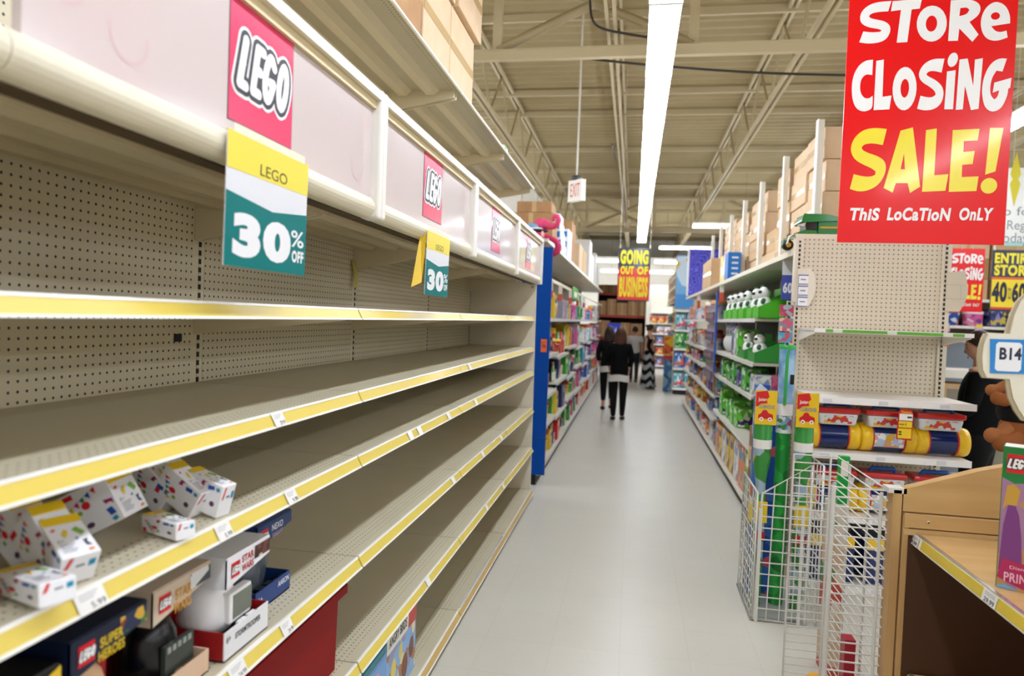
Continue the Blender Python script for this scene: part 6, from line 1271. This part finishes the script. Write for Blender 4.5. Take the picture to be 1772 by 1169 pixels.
def head(f, parent, c, yaw, skin_mat, hair_mat, hair, tilt=0, detail=True):
    """c: middle of the head in body space; yaw turns the face about the neck"""
    k = f.H; Rh = f.R @ Matrix.Rotation(yaw, 3, 'Z') @ Matrix.Rotation(tilt, 3, 'X'); C = f.p(*c)
    P = lambda x, y, z: C+Rh @ (Vector((x, y, z))*k)
    b = MB().m(skin_mat); n, kk = 28, 20; vs = []; fs = []
    for i in range(kk+1):
        a = PI*i/kk; z = -math.cos(a); rr = math.sin(a)
        for j in range(n):
            t_ = 2*PI*j/n; x, y = rr*math.sin(t_), rr*math.cos(t_)
            jaw = 1-.30*max(0, -z-.15)
            X, Y, Z = x*.046*jaw, y*.056*(1-.12*max(0, -z)) - (.006 if y < 0 and z < -.2 else 0), z*.068
            fr = max(0, y)**3
            Y += fr*(.012*math.exp(-((z+.16)/.15)**2-(x/.2)**2) + .004*math.exp(-((z+.46)/.07)**2-(x/.3)**2) + .005*math.exp(-((z+.78)/.14)**2-(x/.3)**2) + .003*math.exp(-((z-.28)/.10)**2) - .004*math.exp(-((z-.08)/.12)**2-((abs(x)-.36)/.18)**2))
            vs.append(P(X, Y, Z))
    for i in range(kk): fs += [(i*n+j, (i+1)*n+j, (i+1)*n+(j+1) % n, i*n+(j+1) % n) for j in range(n)]
    b.add(vs, fs, True)
    for sx in (-1, 1): b.ell(P(sx*.046, -.004, -.004), tuple(v*k for v in (.006, .012, .018)), 10, 8, Rh)
    hd = b.build('head', parent)
    if detail:
        for sx in (-1, 1):
            b = MB().m(M('#e9e4dc', .3)); b.ell(P(sx*.018, .0440, .006), tuple(v*k for v in (.0085, .005, .0048)), 10, 8, Rh); b.m(M('#2a1c14', .3)); b.ell(P(sx*.018, .0488, .006), tuple(v*k for v in (.0042, .0015, .0042)), 8, 6, Rh); b.build('eye', hd)
            b = MB().m(hair_mat); b.ell(P(sx*.019, .0495, .021), tuple(v*k for v in (.012, .003, .0022)), 8, 6, Rh); b.build('eyebrow', hd)
        b = MB().m(M('#b0625a', .4)); b.ell(P(0, .0545, -.0325), tuple(v*k for v in (.014, .0035, .0030)), 10, 6, Rh); b.ell(P(0, .0540, -.038), tuple(v*k for v in (.012, .0035, .0032)), 10, 6, Rh); b.build('mouth', hd)
    # hair: a cap plus what hangs from it
    b = MB().m(hair_mat); vs = []; fs = []; n, kk = 26, 12
    for i in range(kk+1):
        for j in range(n):
            t_ = 2*PI*j/n; front = max(0, math.cos(t_)); lim = PI*(.60-.30*front**.8)
            a = lim*i/kk; x, y = math.sin(a)*math.sin(t_), math.sin(a)*math.cos(t_)
            vs.append(P(x*.053, y*.0635-.003, math.cos(a)*.076))
    for i in range(kk): fs += [(i*n+j, i*n+(j+1) % n, (i+1)*n+(j+1) % n, (i+1)*n+j) for j in range(n)]
    b.add(vs, fs, True)
    if hair == 'long':
        L = .235; n, kk = 20, 14; vs = []; fs = []
        for i in range(kk+1):
            s_ = i/kk; z = .02-L*s_; wd = .054+.012*math.sin(PI*min(1, s_*1.3))-.022*max(0, s_-.7)/.3; dp = .030+.006*(1-s_)
            for j in range(n):
                t_ = 2*PI*j/n; rag = 1+.05*math.sin(5*t_+3*s_)
                vs.append(P(wd*math.cos(t_)*rag, -.032-.010*s_+dp*math.sin(t_)*rag*.8, z+(.012*math.cos(3*t_) if i == kk else 0)))
        for i in range(kk): fs += [(i*n+j, i*n+(j+1) % n, (i+1)*n+(j+1) % n, (i+1)*n+j) for j in range(n)]
        fs.append(tuple(range(kk*n, kk*n+n))); b.add(vs, fs, True)
    elif hair == 'bun':
        b.ell(P(0, -.055, .045), tuple(v*k for v in (.026, .024, .024)), 12, 8)
    b.build('hair', parent); return hd
def person(label, loc, rot, H, top, legs_, skin_mat=SKIN_, hair_mat=None, hair='long', yaw=0, stride=.0, arms=None, top_len=.50, tee=None, shoe='#16161a', bare_ankle=False, skirt=None, tilt=0, sleeve=True, girl=True, neckline=None):
    f = Fig(loc, rot, H); t = thing('person', label, 'person', loc, None); ORI[t.name] = Vector(loc)
    sw = .098 if girl else .112; hw = .052
    AR = arms or [((-1, .13, -.02, .66), (-1, .135, .0, .50)), ((1, .13, -.02, .66), (1, .135, .0, .50))]
    V = [(f.p(0, 0, .53), (.078*H, .054*H)), (f.p(0, 0, .61), (.075*H, .055*H)), (f.p(0, -.005, .70), (.080*H, .060*H)), (f.p(0, -.006, .79), (.070*H, .052*H)), (f.p(0, -.004, .835), .034*H), (f.p(0, .004, .875), .030*H), (f.p(0, .008, .905), .036*H)]
    E = [(0, 1), (1, 2), (2, 3), (3, 4), (4, 5), (5, 6)]
    wrists = []
    for (el, wr) in AR:
        sx = el[0]; a = len(V)
        V += [(f.p(sx*sw, -.006, .80), .036*H), (f.p(sx*el[1], el[2], el[3]), .025*H), (f.p(sx*wr[1], wr[2], wr[3]), .017*H)]; E += [(3, a), (a, a+1), (a+1, a+2)]
        d = Vector((sx*(wr[1]-el[1]), wr[2]-el[2], wr[3]-el[3])).normalized(); up = Vector((-sx, 0, 0)) if abs(d.x) < .7 else Vector((0, -1, 0))
        hand(f, V, E, a+2, (sx*wr[1], wr[2], wr[3]), d, up); wrists.append(a+2)
    feet = []
    for sx in (-1, 1):
        st = stride*sx; a = len(V); lift = .0
        ky = st*.55+.012; fy = st; kz = .285; az = .048
        if st < -.05: az = .065
        V += [(f.p(sx*hw, 0, .49), (.058*H, .056*H)), (f.p(sx*hw*.95, ky, kz), .037*H), (f.p(sx*hw*.92, ky*.3+fy*.7-.012, .19), .032*H), (f.p(sx*hw*.9, fy-.008, az), .021*H), (f.p(sx*hw*.95, fy+.03, .022), .021*H), (f.p(sx*hw, fy+.075, .014), .017*H)]
        E += [(0, a), (a, a+1), (a+1, a+2), (a+2, a+3), (a+3, a+4), (a+4, a+5)]; feet.append(a)
    mats = [skin_mat]
    skin('body', V, E, t, mats)
    # top and leg coverings, grown a little larger over the same joints
    g = .010*H; TV = []; TE = []; tz = .53 if top_len > .5 else .50
    hem = top_len
    TV = [(f.p(0, 0, hem), (.112*H, .080*H)), (f.p(0, 0, .56), (.106*H, .078*H)), (f.p(0, 0, .63), (.098*H, .074*H)), (f.p(0, -.005, .71), (.098*H, .074*H)), (f.p(0, -.006, .79), (.086*H, .064*H)), (f.p(0, -.006, .828), .046*H)]; TE = [(0, 1), (1, 2), (2, 3), (3, 4), (4, 5)]
    for (el, wr) in AR:
        sx = el[0]; a = len(TV); fr = 1.0 if sleeve else .0
        if sleeve: TV += [(f.p(sx*sw, -.006, .797), .0415*H), (f.p(sx*el[1], el[2], el[3]), .034*H), (f.p(sx*(wr[1]), wr[2], wr[3]+.0), .026*H)]; TE += [(4, a), (a, a+1), (a+1, a+2)]
        else: TV += [(f.p(sx*sw, -.006, .80), .046*H), (f.p(sx*(sw*.35+el[1]*.65), el[2]*.65, .80*.35+el[3]*.65), .038*H)]; TE += [(4, a), (a, a+1)]
    skin('jacket' if sleeve else 'shirt', TV, TE, t, M(top, .85, spec=.15))
    if tee:
        b = MB().m(M(tee, .7)); n = 26; vs = []
        for k_, z in ((1.0, hem+.02), (1.03, hem-.02), (1.06, hem-.052)): vs += [f.p(.108*k_*math.cos(2*PI*j/n), .080*k_*math.sin(2*PI*j/n), z+.006*math.sin(3*2*PI*j/n)) for j in range(n)]
        b.add(vs, [(i*n+j, i*n+(j+1) % n, (i+1)*n+(j+1) % n, (i+1)*n+j) for i in range(2) for j in range(n)], True); b.build('shirt_hem', t)
    if legs_:
        LV = [(f.p(0, 0, .545), (.098*H, .072*H)), (f.p(0, 0, .61), (.080*H, .058*H))]; LE = [(0, 1)]
        for sx in (-1, 1):
            st = stride*sx; a = len(LV); ky = st*.55+.012; fy = st; zend = .10 if bare_ankle else .035
            LV += [(f.p(sx*hw, 0, .49), (.066*H, .062*H)), (f.p(sx*hw*.95, ky, .285), .043*H), (f.p(sx*hw*.92, ky*.3+fy*.7-.012, .19), .038*H), (f.p(sx*hw*.9, fy-.008, zend), .027*H)]; LE += [(0, a), (a, a+1), (a+1, a+2), (a+2, a+3)]
        skin('leggings', LV, LE, t, M(legs_, .8, spec=.2))
    if skirt:
        b = MB().m(skirt); n = 30; vs = []; fs = []
        prof = [(.085, .062, .60), (.098, .078, .53), (.105, .09, .42), (.112, .10, .25), (.122, .115, .10), (.13, .125, .035)]
        for a_, c_, z in prof: vs += [f.p(a_*math.cos(2*PI*j/n)*(1+.04*math.sin(7*2*PI*j/n)*(1-z)), c_*math.sin(2*PI*j/n)*(1+.05*math.sin(6*2*PI*j/n)*(1-z)), z) for j in range(n)]
        for i in range(len(prof)-1): fs += [(i*n+j, i*n+(j+1) % n, (i+1)*n+(j+1) % n, (i+1)*n+j) for j in range(n)]
        b.add(vs, fs, True); b.build('skirt', t)
    for sx, a in zip((-1, 1), feet):
        st = stride*sx; fy = st
        b = MB().m(M(shoe, .6)); b.ell(f.p(sx*hw*.95, fy+.034, .018), tuple(v*H for v in (.029, .070, .026)), 14, 8, f.R); b.m(M('#8a8578', .6)); b.ell(f.p(sx*hw*.95, fy+.034, .006), tuple(v*H for v in (.0275, .069, .0065)), 14, 6, f.R)
        b.build('shoe', t)
    head(f, t, (0, .010, .932), yaw, skin_mat, hair_mat or M('#3b2417', .6), hair, tilt)
    if neckline:
        b = MB().m(skin_mat); b.ell(f.p(*neckline[0]), tuple(v*H for v in neckline[1]), 14, 8, f.R); b.build('bare_shoulder', t)
    return t, f
WALK = [((-1, .132, -.02, .66), (-1, .112, .055, .575)), ((1, .132, -.02, .66), (1, .108, .06, .575))]
person('girl walking away with long brown hair, black jacket over a white top and black leggings', (-.19, 11.15, 0), 0.0, 1.50, '#0d0d0f', '#0e0e10', hair_mat=M('#50301d', .55), stride=.02, arms=WALK, top_len=.47, tee='#e6e3e0', shoe='#141416')
person('girl walking ahead with dark hair and bare ankles, beside the girl in the black jacket', (-.41, 12.45, 0), 0.05, 1.50, '#100e0f', '#0d0d10', hair_mat=M('#2b1a12', .55), stride=.075, arms=WALK, top_len=.50, tee='#d9d5d2', shoe='#2c1d16', bare_ankle=True)
def chevron():
    q = NT('chevron_knit', .8, .2); x = q.xyz()
    u = q.math('ABSOLUTE', q.math('SUBTRACT', q.math('FRACT', q.math('MULTIPLY', q.math('ADD', x[0], q.math('MULTIPLY', x[1], 1.0)), 4.2)), .5))
    s = q.math('FRACT', q.math('MULTIPLY', q.math('ADD', x[2], q.math('MULTIPLY', u, .22)), 4.6))
    q.col(q.mix(q.math('GREATER_THAN', s, .5), lin('#111114'), lin('#a3a1a2'))); return q.m
person('woman in a black top and grey zigzag skirt standing by the far display', (.40, 16.7, 0), -1.35, 1.54, '#0c0c0e', None, hair_mat=M('#2a1a13', .55), hair='bun', arms=[((-1, .135, -.03, .66), (-1, .11, .07, .55)), ((1, .13, -.05, .66), (1, .11, .05, .53))], top_len=.56, skirt=chevron(), shoe='#231a16', girl=False)
person('man in a white short sleeved shirt walking away beyond the two girls', (.06, 18.3, 0), 0.1, 1.47, '#dedcda', '#2b3040', hair_mat=M('#2e2018', .6), hair='short', top_len=.50, sleeve=False, girl=False)
person('person with brown hair and a dark top, half hidden ahead of the two girls', (-.33, 20.0, 0), 0.0, 1.45, '#3a3236', '#23232a', hair_mat=M('#5a3a26', .6), hair='long', top_len=.50)
# woman near the picture edge, holding a bear
wt, wf = person('woman in a black off shoulder top with dark hair, seen past the cream B14 marker', (2.45, 5.35, 0), 0.95, 1.62, '#0b0b0d', '#0c0c0e', skin_mat=M('#dba58f', .5), hair_mat=M('#2c1a13', .5), hair='long', yaw=.35, tilt=-.25, top_len=.52, girl=True,
   arms=[((-1, .14, .01, .66), (-1, .09, .13, .62)), ((1, .145, .02, .66), (1, .08, .14, .60))])
b = MB().m(M('#e0b09a', .5)); b.ell(wf.p(-.06, .0, .832), tuple(v*1.62 for v in (.05, .036, .018)), 14, 8, wf.R); b.build('bare_shoulder', wt)
FUR = M('#8f5630', .9, spec=.1); FURL = M('#9d653d', .9, spec=.1)
t = thing('teddy_bear', 'brown teddy bear in a black shirt held beside the B14 marker', 'soft toy', (1.78, 3.95, .85))
q = lambda px, py, Y=3.95: ry(px, py, Y)
V = [(q(1752, 742), .075), (q(1757, 705), .085), (q(1765, 675), .06), (q(1785, 655), .085)]
def limb(nm, pts, rs, mt):
    b = MB().m(mt); b.tube(pts, rs, 12); b.ell(pts[-1], rs[-1]*1.08, 12, 8); b.ell(pts[0], rs[0], 12, 8); b.build(nm, t)
b = MB().m(FUR); b.ell(q(1765, 745), (.10, .085, .11), 18, 12); b.ell(q(1772, 662), (.085, .08, .08), 18, 12); b.ell(q(1757, 648), (.03, .02, .03)); b.build('stuffed_body', t)
b = MB().m(M('#0b0b0e', .9)); b.ell(q(1768, 712), (.115, .10, .085), 18, 12); b.build('black_shirt', t)
limb('arm', [q(1752, 686, 3.93), q(1738, 692, 3.9), q(1727, 689, 3.88)], [.035, .034, .032], FUR)
limb('arm', [q(1742, 668, 3.97), q(1728, 675, 3.97), q(1717, 675, 3.96)], [.034, .033, .03], FURL)
limb('leg', [q(1746, 742, 3.93), q(1732, 755, 3.9), q(1718, 753, 3.88)], [.045, .042, .038], FURL)
limb('leg', [q(1760, 752, 3.92), q(1750, 765, 3.88), q(1734, 766, 3.86)], [.048, .046, .043], FUR)
